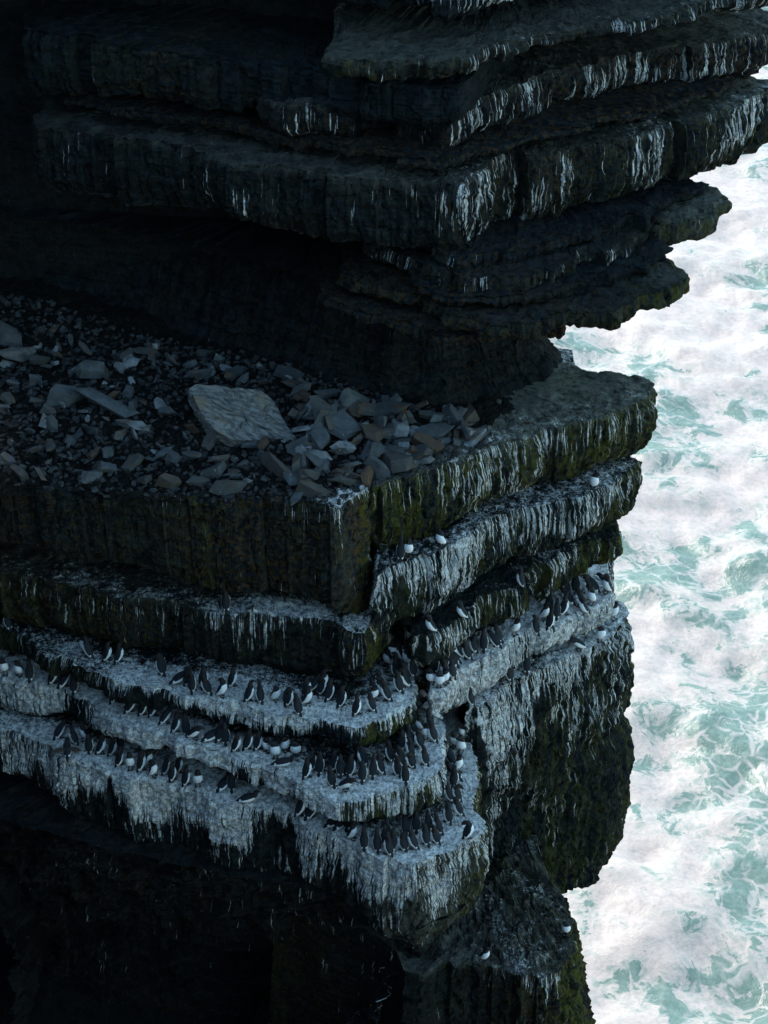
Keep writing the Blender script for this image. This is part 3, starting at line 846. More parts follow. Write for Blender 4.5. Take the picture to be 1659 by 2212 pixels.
def shard_mesh(i):
    """angular broken slab, longest side 1"""
    rng = random.Random(900 + i)
    w, t = rng.uniform(0.36, 0.78), rng.uniform(0.10, 0.30)
    bm = bmesh.new()
    n = rng.randint(4, 6)
    a0 = rng.uniform(0, 6.28)
    ang = sorted(a0 + (j + rng.uniform(-0.28, 0.28)) * 6.283 / n for j in range(n))
    for zz in (-1, 1):
        sh = rng.uniform(-0.08, 0.08), rng.uniform(-0.08, 0.08)
        sc_ = rng.uniform(0.78, 1.0)
        for a in ang:
            r = 0.5 * rng.uniform(0.78, 1.15) * sc_
            bm.verts.new((r * math.cos(a) + sh[0], w * r * math.sin(a) + sh[1], zz * t * 0.5 + rng.uniform(-0.05, 0.05)))
    r = bmesh.ops.convex_hull(bm, input=list(bm.verts))
    bmesh.ops.delete(bm, geom=list({e for e in r['geom_interior'] + r['geom_unused'] if isinstance(e, bmesh.types.BMVert)}), context='VERTS')
    bmesh.ops.dissolve_limit(bm, angle_limit=R(9), verts=list(bm.verts), edges=list(bm.edges))
    bmesh.ops.bevel(bm, geom=[e for e in bm.edges if e.is_valid], offset=0.008, segments=1, affect='EDGES', clamp_overlap=True)
    me = bpy.data.meshes.new('stone')
    bm.to_mesh(me)
    bm.free()
    me.materials.append(M_STONE)
    return me


SHARDS = [shard_mesh(i) for i in range(18)]


def place_stone(name, u, v, length, ang, tilt, k, parent=None, sx=1.0, sz=1.0, lift=0.0, tilt_dir=None, zg=0.25):
    p = un(u, v, zg)
    z = ground_z(p[0], p[1])
    for _ in range(3):
        p = un(u, v, max(z, -0.1) + 0.02)
        z = ground_z(p[0], p[1])
    o = link(name, SHARDS[k % len(SHARDS)], parent)
    td = tilt_dir if tilt_dir is not None else ang + 1.3
    q = Quaternion((math.cos(td), math.sin(td), 0), tilt) @ Quaternion((0, 0, 1), ang)
    o.rotation_mode = 'QUATERNION'
    o.rotation_quaternion = q
    o.scale = (length, length * sx, length * sz)
    o.location = (p[0], p[1], z + lift + 0.04 * length)
    return o


def boulder():
    """the big pale slab lying tilted on the rubble"""
    poly = [(408, 838), (424, 829), (500, 838), (566, 845), (590, 868), (612, 905), (640, 950), (648, 972), (600, 958), (560, 950), (505, 953), (470, 936), (442, 905), (424, 872)]
    n = Vector((0.20, -0.42, 0.88)).normalized()
    p0 = Vector(un(530, 895, 0.62))
    top = []
    for u, v in poly:
        a, b = (u - 829.5) / FPX, (1106 - v) / FPX
        d = Vector((a, CP + b * SP, -SP + b * CP))
        c = Vector(CAM)
        t = (p0 - c).dot(n) / d.dot(n)
        top.append(c + d * t)
    cen = sum(top, Vector()) / len(top)
    bm = bmesh.new()
    cols = []
    m = len(top)
    per = []
    for i in range(m):
        a, b = top[i], top[(i + 1) % m]
        for j in range(8):
            per.append(a.lerp(b, j / 8))
    grid = []
    rings = [0.02, 0.18, 0.34, 0.5, 0.64, 0.76, 0.86, 0.94, 1.0]
    for r in rings:
        grid.append([cen.lerp(p, r) for p in per])
    for k_, (dd, gr) in enumerate([(0.06, 1.02), (0.12, 1.01), (0.18, 1.035), (0.25, 1.0), (0.32, 1.0), (0.4, 0.94), (0.5, 0.86), (0.62, 0.5)]):
        grid.append([cen + (p - cen) * gr - n * dd for p in per])
    P = np.array([[tuple(v) for v in row] for row in grid])
    ax = (top[7] - top[0]).normalized()
    bx = n.cross(ax)
    A = P @ np.array(ax)
    Bc = P @ np.array(bx)
    fa, fe = facets(A * 1.1 + 0.4 * fbm(P[..., 0] * 2, P[..., 1] * 2, 0, 7, 2), Bc * 4.0, 3, 0.4)
    hgt = 0.03 * fa + 0.03 * fbm(A * 1.5, Bc * 12, 0, 9, 3) - 0.035 * (1 - sstep(0, 0.08, fe))
    fac = np.zeros(P.shape[:2])
    fac[:len(rings)] = 1
    P = P + np.array(n)[None, None] * (hgt * fac)[..., None]
    side = 0.05 * fbm(P[..., 0] * 5, P[..., 1] * 5, P[..., 2] * 14, 11, 3)
    dirn = P - np.array(cen)
    dirn /= np.linalg.norm(dirn, axis=2, keepdims=True) + 1e-6
    P = P + dirn * (side * (1 - fac))[..., None]
    nr, nc = P.shape[:2]
    idx = np.arange(nr * nc).reshape(nr, nc)
    q = np.stack((idx[:-1], idx[1:], np.roll(idx[1:], -1, 1), np.roll(idx[:-1], -1, 1)), -1).reshape(-1, 4)
    base = np.array((cen.x, cen.y, cen.z - 0.5))
    k = NT('boulder_slate')
    geo = k.node('ShaderNodeNewGeometry')
    pos = geo.outputs['Position']
    mp = k.node('ShaderNodeMapping')
    mp.vector_type = 'TEXTURE'
    mp.inputs[2].default_value = (0, 0, math.atan2(ax.y, ax.x))
    k.t.links.new(pos, mp.inputs[0])
    gr_ = k.noise(k.mapping(mp.outputs[0], (2.5, 16, 16)), 1.0, 4, 0.65, 0.3)
    n2 = k.noise(pos, 3, 4, 0.6)
    col = k.mix(k.ramp(gr_, 0.36, 0.7), (0.07, 0.072, 0.07), (0.215, 0.213, 0.20))
    col = k.mix(k.math('MULTIPLY', k.ramp(n2, 0.5, 0.68), 0.6), col, (0.19, 0.14, 0.085))
    k.set(k.b.inputs['Base Color'], col)
    k.b.inputs['Roughness'].default_value = 0.8
    k.b.inputs['Specular IOR Level'].default_value = 0.1
    k.set(k.b.inputs['Normal'], k.bump(k.math('ADD', gr_, k.noise(pos, 30, 3, 0.6)), 0.6, 0.03))
    me = grid_mesh('boulder', (P - base).reshape(-1, 3), q, None, None, k.m, smooth=False)
    o = link('boulder', me)
    o.location = base
    tag(o, 'biggest pale grey slab lying tilted in the middle of the rubble', 'boulder')


boulder()
# larger stones, each one told apart: u, v of its middle, length m, angle, tilt, shape, width, height, lift, label
BIG = [
    (636, 912, 0.72, 1.25, 0.75, 3, 0.8, 0.8, 0.16, 'pale shard standing on edge against the biggest slab'),
    (740, 926, 0.72, -0.35, 0.35, 5, 1.0, 1.3, 0.05, 'brown grey block lying flat between the biggest slab and the corner'),
    (622, 812, 0.62, -0.35, 0.12, 8, 0.45, 1.1, 0.05, 'long rusty brown beam of stone under the dark overhang'),
    (506, 812, 0.60, 0.75, 0.25, 1, 0.6, 1.1, 0.05, 'rusty brown block behind the biggest slab'),
    (238, 878, 1.15, -0.1, 0.32, 7, 0.75, 0.7, 0.05, 'broad flat greenish slab, second biggest in the rubble'),
    (134, 868, 0.75, 0.5, 0.3, 11, 1.0, 1.5, 0.10, 'blocky dark stone beside the broad flat slab'),
    (200, 806, 0.68, 0.1, 0.2, 2, 1.0, 1.3, 0.08, 'dark brown squarish stone under the overhang'),
    (50, 770, 1.0, 0.75, 0.3, 9, 0.65, 0.8, 0.06, 'long dark slab lying at the inland end of the rubble'),
    (88, 788, 0.52, 0.9, 0.45, 4, 0.6, 0.7, 0.08, 'small pointed grey slab leaning against the long dark slab'),
    (10, 728, 0.72, -0.2, 0.3, 12, 0.9, 1.1, 0.05, 'squarish grey stone cut by the picture edge'),
    (602, 1022, 0.95, -0.8, 0.35, 6, 0.45, 0.8, 0.05, 'long narrow slab pointing down below the biggest slab'),
    (690, 1008, 0.62, -0.65, 0.4, 10, 0.6, 0.9, 0.06, 'split blue grey slab near the shelf edge'),
    (752, 1032, 0.60, -0.1, 0.25, 13, 0.5, 0.9, 0.05, 'flat oblong slab nearest the corner of the shelf'),
    (822, 1018, 0.75, -0.7, 0.25, 15, 0.45, 0.8, 0.06, 'long grey slab sloping towards the shelf corner'),
    (836, 945, 0.55, 0.4, 0.5, 14, 0.8, 0.7, 0.06, 'pale flat slab tilted up in the cluster of clean stones'),
    (868, 922, 0.50, 1.3, 0.9, 16, 0.55, 0.8, 0.15, 'banded grey stone standing upright in the cluster of clean stones'),
    (750, 868, 0.55, 0.7, 0.4, 17, 0.7, 0.7, 0.05, 'light blue grey stone close under the neck wall'),
    (705, 852, 0.62, 0.45, 0.2, 0, 0.6, 0.8, 0.04, 'dark wedge of stone close under the neck wall'),
    (800, 892, 0.62, 0.1, 0.25, 5, 0.6, 1.0, 0.06, 'reddish brown slab in the cluster of clean stones'),
    (925, 990, 0.62, 1.2, 0.7, 3, 0.6, 0.9, 0.12, 'upright olive tinged slab at the seaward end of the rubble'),
    (880, 990, 0.55, 0.3, 0.4, 9, 0.8, 0.8, 0.05, 'grey slab leaning on the upright olive tinged slab'),
    (745, 970, 0.55, 0.25, 0.3, 2, 0.75, 0.9, 0.05, 'plain grey block below the brown grey block'),
    (830, 975, 0.58, -0.5, 0.3, 7, 0.6, 0.8, 0.05, 'narrow grey slab in the middle of the cluster of clean stones'),
    (875, 1010, 0.5, 0.1, 0.3, 12, 0.7, 0.9, 0.05, 'squat grey stone at the brink of the seaward face'),
    (442, 770, 0.55, 1.0, 0.5, 4, 0.5, 0.6, 0.05, 'thin shard leaning up at the back of the rubble'),
    (368, 780, 0.4, -0.9, 0.4, 8, 0.45, 0.6, 0.05, 'slim pale shard lying alone at the back of the rubble'),
    (432, 812, 0.62, 0.55, 0.2, 13, 0.6, 1.0, 0.05, 'rust red stone beside the point of the biggest slab'),
    (362, 1052, 0.5, 0.2, 0.35, 11, 1.0, 1.3, 0.03, 'white splashed block at the brink of the shaded wall'),
    (500, 1062, 0.75, 0.2, 0.2, 6, 0.6, 0.9, 0.03, 'dark low slab at the brink of the shaded wall'),
    (1342, 822, 0.26, 0.35, 0.25, 9, 0.6, 0.9, 0.02, 'single loose flake on the bare seaward tip of the shelf'),
]
for i, (u, v, L, a, t, k, sx, sz, lf, lab) in enumerate(BIG):
    o = place_stone('loose_slab', u, v, L * 1.1, a, t, k, None, sx, sz, lf)
    tag(o, lab, 'stone', 'larger stones lying on the rubble shelf')

rng = random.Random(5)
S0 = SLABS['S0'][0]


def in_rubble(u, v):
    lo = np.interp(u, [0, 150, 300, 600, 760, 850, 1000, 1040], [690, 710, 745, 795, 842, 872, 890, 930])
    hi = np.interp(u, [0, 400, 560, 700, 760, 790, 900, 1000, 1040], [1040, 1060, 1072, 1082, 1060, 1035, 1012, 985, 960])
    return lo < v < hi


n = 0
while n < 300:
    u = rng.uniform(0, 1040)
    v = rng.uniform(690, 1085)
    if not in_rubble(u, v):
        continue
    if 415 < u < 640 and 835 < v < 955:
        continue
    clean = u > 640
    if not clean and rng.random() < 0.4:
        continue
    L = rng.choice([0.16, 0.2, 0.26, 0.32, 0.4, 0.5]) * rng.uniform(0.85, 1.2) * (1.5 if clean else 1.0)
    place_stone('stone', u, v, L, rng.uniform(0, 6.28), rng.uniform(0.05, 0.6), rng.randrange(18), S0, rng.uniform(0.6, 1), rng.uniform(0.7, 1.3), 0.05 if clean else 0.02)
    n += 1


def build_gravel():
    """the chips too small to pick apart"""
    V, F = [], []
    g = random.Random(8)
    cubes = [(x, y, z) for z in (-1, 1) for x, y in ((-1, -1), (1, -1), (1, 1), (-1, 1))]
    fc = [(3, 2, 1, 0), (4, 5, 6, 7), (0, 1, 5, 4), (1, 2, 6, 5), (2, 3, 7, 6), (3, 0, 4, 7)]
    m = 0
    while m < 3000:
        u, v = g.uniform(-20, 1060), g.uniform(690, 1085)
        if not in_rubble(u, v):
            continue
        p = un(u, v, 0.2)
        z = ground_z(p[0], p[1])
        if z < -0.06:
            continue
        q = Quaternion((g.uniform(-1, 1), g.uniform(-1, 1), g.uniform(-1, 1)), g.uniform(0, 1.0)) @ Quaternion((0, 0, 1), g.uniform(0, 6.28))
        s = g.uniform(0.022, 0.065)
        ex = (s, s * g.uniform(0.5, 0.9), s * g.uniform(0.25, 0.6))
        b = len(V)
        for c in cubes:
            w = q @ Vector([c[i] * ex[i] * g.uniform(0.6, 1.1) for i in range(3)])
            V.append((p[0] + w.x, p[1] + w.y, z + w.z + 0.01))
        F += [tuple(b + i for i in f) for f in fc]
        m += 1
    me = bpy.data.meshes.new('gravel')
    me.from_pydata(V, [], F)
    kk = NT('gravel_chips')
    geo = kk.node('ShaderNodeNewGeometry')
    cr = kk.node('ShaderNodeValToRGB')
    cr.color_ramp.elements[0].color = (0.014, 0.015, 0.016, 1)
    cr.color_ramp.elements[1].color = (0.075, 0.08, 0.078, 1)
    e = cr.color_ramp.elements.new(0.45)
    e.color = (0.035, 0.033, 0.03, 1)
    kk.t.links.new(geo.outputs['Random Per Island'], cr.inputs[0])
    kk.set(kk.b.inputs['Base Color'], kk.mix(kk.math('MULTIPLY', kk.noise(geo.outputs['Position'], 25, 3, 0.6), 0.8), cr.outputs[0], (0.04, 0.04, 0.04)))
    kk.b.inputs['Roughness'].default_value = 0.85
    kk.b.inputs['Specular IOR Level'].default_value = 0.06
    me.materials.append(kk.m)
    o = link('gravel', me, S0)
    o['kind'] = 'stuff'


build_gravel()
print('rubble', time.time() - T0)

# ------------------------------------------------------------------ guillemots
POSES = {
    'up': [(0, .120, .018, .014, .005), (0, .092, .045, .030, .014), (0, .052, .092, .058, .044), (0, .008, .15, .075, .064), (0, -.02, .215, .073, .064), (0, -.020, .268, .056, .052), (0, -.012, .312, .037, .038), (0, -.018, .348, .031, .034), (0, -.046, .370, .029, .030), (0, -.078, .371, .016, .017), (0, -.096, .367, .006, .007)],
    'tall': [(0, .120, .018, .014, .005), (0, .092, .048, .030, .014), (0, .055, .096, .056, .043), (0, .014, .156, .072, .062), (0, -.012, .222, .070, .060), (0, -.014, .282, .050, .047), (0, -.008, .338, .033, .034), (0, -.012, .386, .030, .032), (0, -.030, .418, .027, .028), (0, -.050, .440, .015, .016), (0, -.062, .452, .006, .007)],
    'lean': [(0, .165, .045, .014, .005), (0, .130, .066, .032, .016), (0, .075, .100, .060, .046), (0, .012, .145, .076, .066), (0, -.045, .195, .073, .064), (0, -.085, .232, .055, .052), (0, -.110, .258, .039, .040), (0, -.132, .272, .033, .036), (0, -.160, .272, .029, .030), (0, -.190, .262, .016, .017), (0, -.206, .254, .006, .007)],
    'low': [(0, .205, .060, .014, .005), (0, .165, .066, .034, .018), (0, .095, .080, .064, .048), (0, .02, .092, .080, .066), (0, -.055, .105, .076, .066), (0, -.105, .128, .056, .054), (0, -.132, .160, .039, .041), (0, -.146, .190, .033, .036), (0, -.170, .206, .029, .030), (0, -.200, .204, .016, .017), (0, -.216, .199, .006, .007)],
    'round': [(0, .105, .020, .014, .005), (0, .080, .042, .034, .018), (0, .045, .085, .064, .050), (0, .005, .140, .082, .073), (0, -.022, .200, .080, .073), (0, -.018, .246, .062, .060), (.004, -.008, .276, .044, .046), (.014, -.010, .300, .036, .038), (.040, -.022, .312, .030, .031), (.070, -.028, .306, .016, .017), (.087, -.030, .300, .006, .007)],
    'preen': [(0, .110, .020, .014, .005), (0, .084, .045, .032, .016), (0, .048, .090, .060, .046), (0, .006, .148, .077, .067), (0, -.022, .210, .076, .067), (.004, -.020, .262, .058, .055), (.022, -.002, .302, .040, .040), (.046, .026, .316, .034, .034), (.062, .052, .300, .029, .030), (.068, .076, .278, .016, .017), (.070, .090, .264, .006, .007)],
}


def catmull(P, n):
    P = np.array(P)
    Q = np.vstack((2 * P[0] - P[1], P, 2 * P[-1] - P[-2]))
    out = []
    m = len(P) - 1
    for i in range(m):
        p0, p1, p2, p3 = Q[i:i + 4]
        for j in range(n):
            t = j / n
            out.append(0.5 * ((2 * p1) + (p2 - p0) * t + (2 * p0 - 5 * p1 + 4 * p2 - p3) * t * t + (3 * p1 - p0 - 3 * p2 + p3) * t ** 3))
    out.append(P[-1])
    tt = np.concatenate([np.arange(m * n) / n, [m]])
    return np.array(out), tt


def bird_mesh(pose, mirror=False):
    P = [list(p) for p in POSES[pose]]
    if mirror:
        for p in P:
            p[0] = -p[0]
    C, tt = catmull(P, 4)
    C[:, 3:] = np.maximum(C[:, 3:], 0.003)
    C[(tt > 5.5) & (tt < 9.2), 3:] *= 1.13
    NA = 24
    V, W, B = [], [], []
    tang = np.gradient(C[:, :3], axis=0)
    tang /= np.linalg.norm(tang, axis=1, keepdims=True)
    for c, t, tv in zip(C, tt, tang):
        X = np.array((1.0, 0, 0))
        X = X - tv * X.dot(tv)
        X /= np.linalg.norm(X)
        ven = np.cross(X, tv)
        for k in range(NA):
            th = k / NA * 2 * math.pi
            ct, st = math.cos(th), math.sin(th)
            wing = 1.0
            if 1.0 < t < 5.0 and ct < -0.30:
                wing = 1.05 + 0.03 * math.sin((t - 1) / 4 * math.pi)
            dep = c[4] * (0.92 if ct < 0 else 1.0)
            V.append(c[:3] + ven * dep * ct * wing + X * c[3] * st * wing)
            # white underparts wrap round the flanks, dark hood and back
            lim = -0.42 + 0.25 * max(0, (1.8 - t)) + 0.22 * max(0, t - 3.8)
            w = min(ct - lim, (t - 0.9) * 1.2, (5.0 + 0.25 * ct - t) * 1.1)
            # short white bar on the folded wing
            bar = 0.14 - max(abs(t - 1.55) * 0.62, abs(abs(th - math.pi) - 0.78) * 0.45)
            W.append(max(w, bar))
            B.append(min(1.0, max(0.0, (t - 4.6) / 1.4)))
    nr = len(C)
    idx = np.arange(nr * NA).reshape(nr, NA)
    q = np.stack((idx[:-1], np.roll(idx[:-1], -1, 1), np.roll(idx[1:], -1, 1), idx[1:]), -1).reshape(-1, 4)
    me = grid_mesh('guillemot', np.array(V), q, None, {'white': np.array(W), 'brown': np.array(B)}, M_BIRD)
    return me, P


def bill_mesh(P):
    a, b = np.array(P[-2][:3]), np.array(P[-1][:3])
    d = (b - a) / np.linalg.norm(b - a)
    X = np.array((1.0, 0, 0))
    X = X - d * X.dot(d)
    X /= np.linalg.norm(X)
    Z = np.cross(X, d)
    V = []
    for s, r in ((-0.012, .010), (0.014, .0085), (0.034, .006), (0.052, .002)):
        c = b + d * s - Z * 0 + np.array((0, 0, -s * s * 1.5))
        for k in range(8):
            th = k / 8 * 2 * math.pi
            V.append(c + X * r * 0.75 * math.cos(th) + Z * r * math.sin(th))
    idx = np.arange(32).reshape(4, 8)
    q = np.stack((idx[:-1], np.roll(idx[:-1], -1, 1), np.roll(idx[1:], -1, 1), idx[1:]), -1).reshape(-1, 4)
    return grid_mesh('bill', np.array(V), q, None, None, M_BILL)


def foot_mesh(sgn, low):
    bm = bmesh.new()
    x = 0.032 * sgn
    y0 = 0.0
    tops = [(x, y0 + 0.012, 0.012)]
    toes = [(x - 0.030, y0 - 0.052), (x, y0 - 0.066), (x + 0.030, y0 - 0.052)]
    heel = bm.verts.new((x, y0 + 0.018, 0.003))
    ht = bm.verts.new((x, y0 + 0.014, 0.016))
    tv = [bm.verts.new((a, b, 0.001)) for a, b in toes]
    tw = [bm.verts.new((a, b, 0.007)) for a, b in toes]
    mid = [bm.verts.new((x - 0.015, y0 - 0.047, 0.004)), bm.verts.new((x + 0.015, y0 - 0.047, 0.004))]
    bm.faces.new((ht, tw[0], mid[0], tw[1]))
    bm.faces.new((ht, tw[1], mid[1], tw[2]))
    bm.faces.new((heel, tv[1], mid[0], tv[0]))
    bm.faces.new((heel, tv[2], mid[1], tv[1]))
    bm.faces.new((heel, tv[0], tw[0], ht))
    bm.faces.new((heel, ht, tw[2], tv[2]))
    # shank up into the belly feathers
    r = 0.008
    lo = [bm.verts.new((x + r * math.cos(k), y0 + 0.012 + r * math.sin(k), 0.006)) for k in (0.8, 2.4, 3.9, 5.5)]
    hi = [bm.verts.new((x * 0.8 + r * 1.3 * math.cos(k), y0 + 0.022 + r * math.sin(k), 0.075)) for k in (0.8, 2.4, 3.9, 5.5)]
    for k in range(4):
        bm.faces.new((lo[k], lo[(k + 1) % 4], hi[(k + 1) % 4], hi[k]))
    me = bpy.data.meshes.new('foot')
    bm.to_mesh(me)
    bm.free()
    me.materials.append(M_FOOT)
    return me


def wing_mesh(sgn):
    """half open wing with separate flight feathers along its edge"""
    out = [(0.05, .03, .235), (0.10, .045, .250), (0.16, .055, .246), (0.215, .07, .232)]
    V, F = [], []
    for i, (x, y, z) in enumerate(out):
        V += [(sgn * x, y, z), (sgn * x, y + 0.012, z - 0.004)]
    for i in range(3):
        a = i * 2
        F.append((a, a + 2, a + 3, a + 1))
    for k in range(13):
        f = k / 12
        x0 = 0.055 + 0.155 * f
        y0 = 0.035 + 0.035 * f
        z0 = 0.240 - 0.008 * abs(f - 0.4)
        ln = 0.085 + 0.03 * math.sin(f * 3)
        an = -0.35 + 1.05 * f
        b = len(V)
        dx, dz = math.sin(an) * ln, -math.cos(an) * ln
        wdt = 0.010
        for s, w_ in ((0, 0.8), (0.6, 1.0), (1.0, 0.35)):
            for e in (-1, 1):
                V.append((sgn * (x0 + dx * s + e * wdt * w_), y0 + 0.02 * s + (0.002 if k % 2 else 0) + 0.004, z0 + dz * s))
        F += [(b, b + 1, b + 3, b + 2), (b + 2, b + 3, b + 5, b + 4)]
    me = bpy.data.meshes.new('wing')
    me.from_pydata(V, [], F)
    me.materials.append(mat_plain('wing_feather', (0.045, 0.034, 0.028), 0.6))
    return me


BM = {}
for pz in POSES:
    for mr in (False, True):
        me, P_ = bird_mesh(pz, mr)
        BM[pz, mr] = (me, bill_mesh(P_))
FEET = [foot_mesh(-1, 0), foot_mesh(1, 0)]
YAW = {'f': 0, 'fr': 40, 'r': 85, 'br': 134, 'b': 178, 'bl': 226, 'l': 275, 'fl': 320}
REG = {'A': (0, 1980, 2.765), 'B': (500, 2100, 3.318), 'C': (950, 2100, 3.318), 'D': (150, 2330, 3.016), 'E': (820, 2400, 3.318), 'F': (1200, 1980, 3.318), 'G': (1600, 1820, 3.318), 'H': (1250, 2280, 3.318), 'V': (0, 0, 0.66360)}
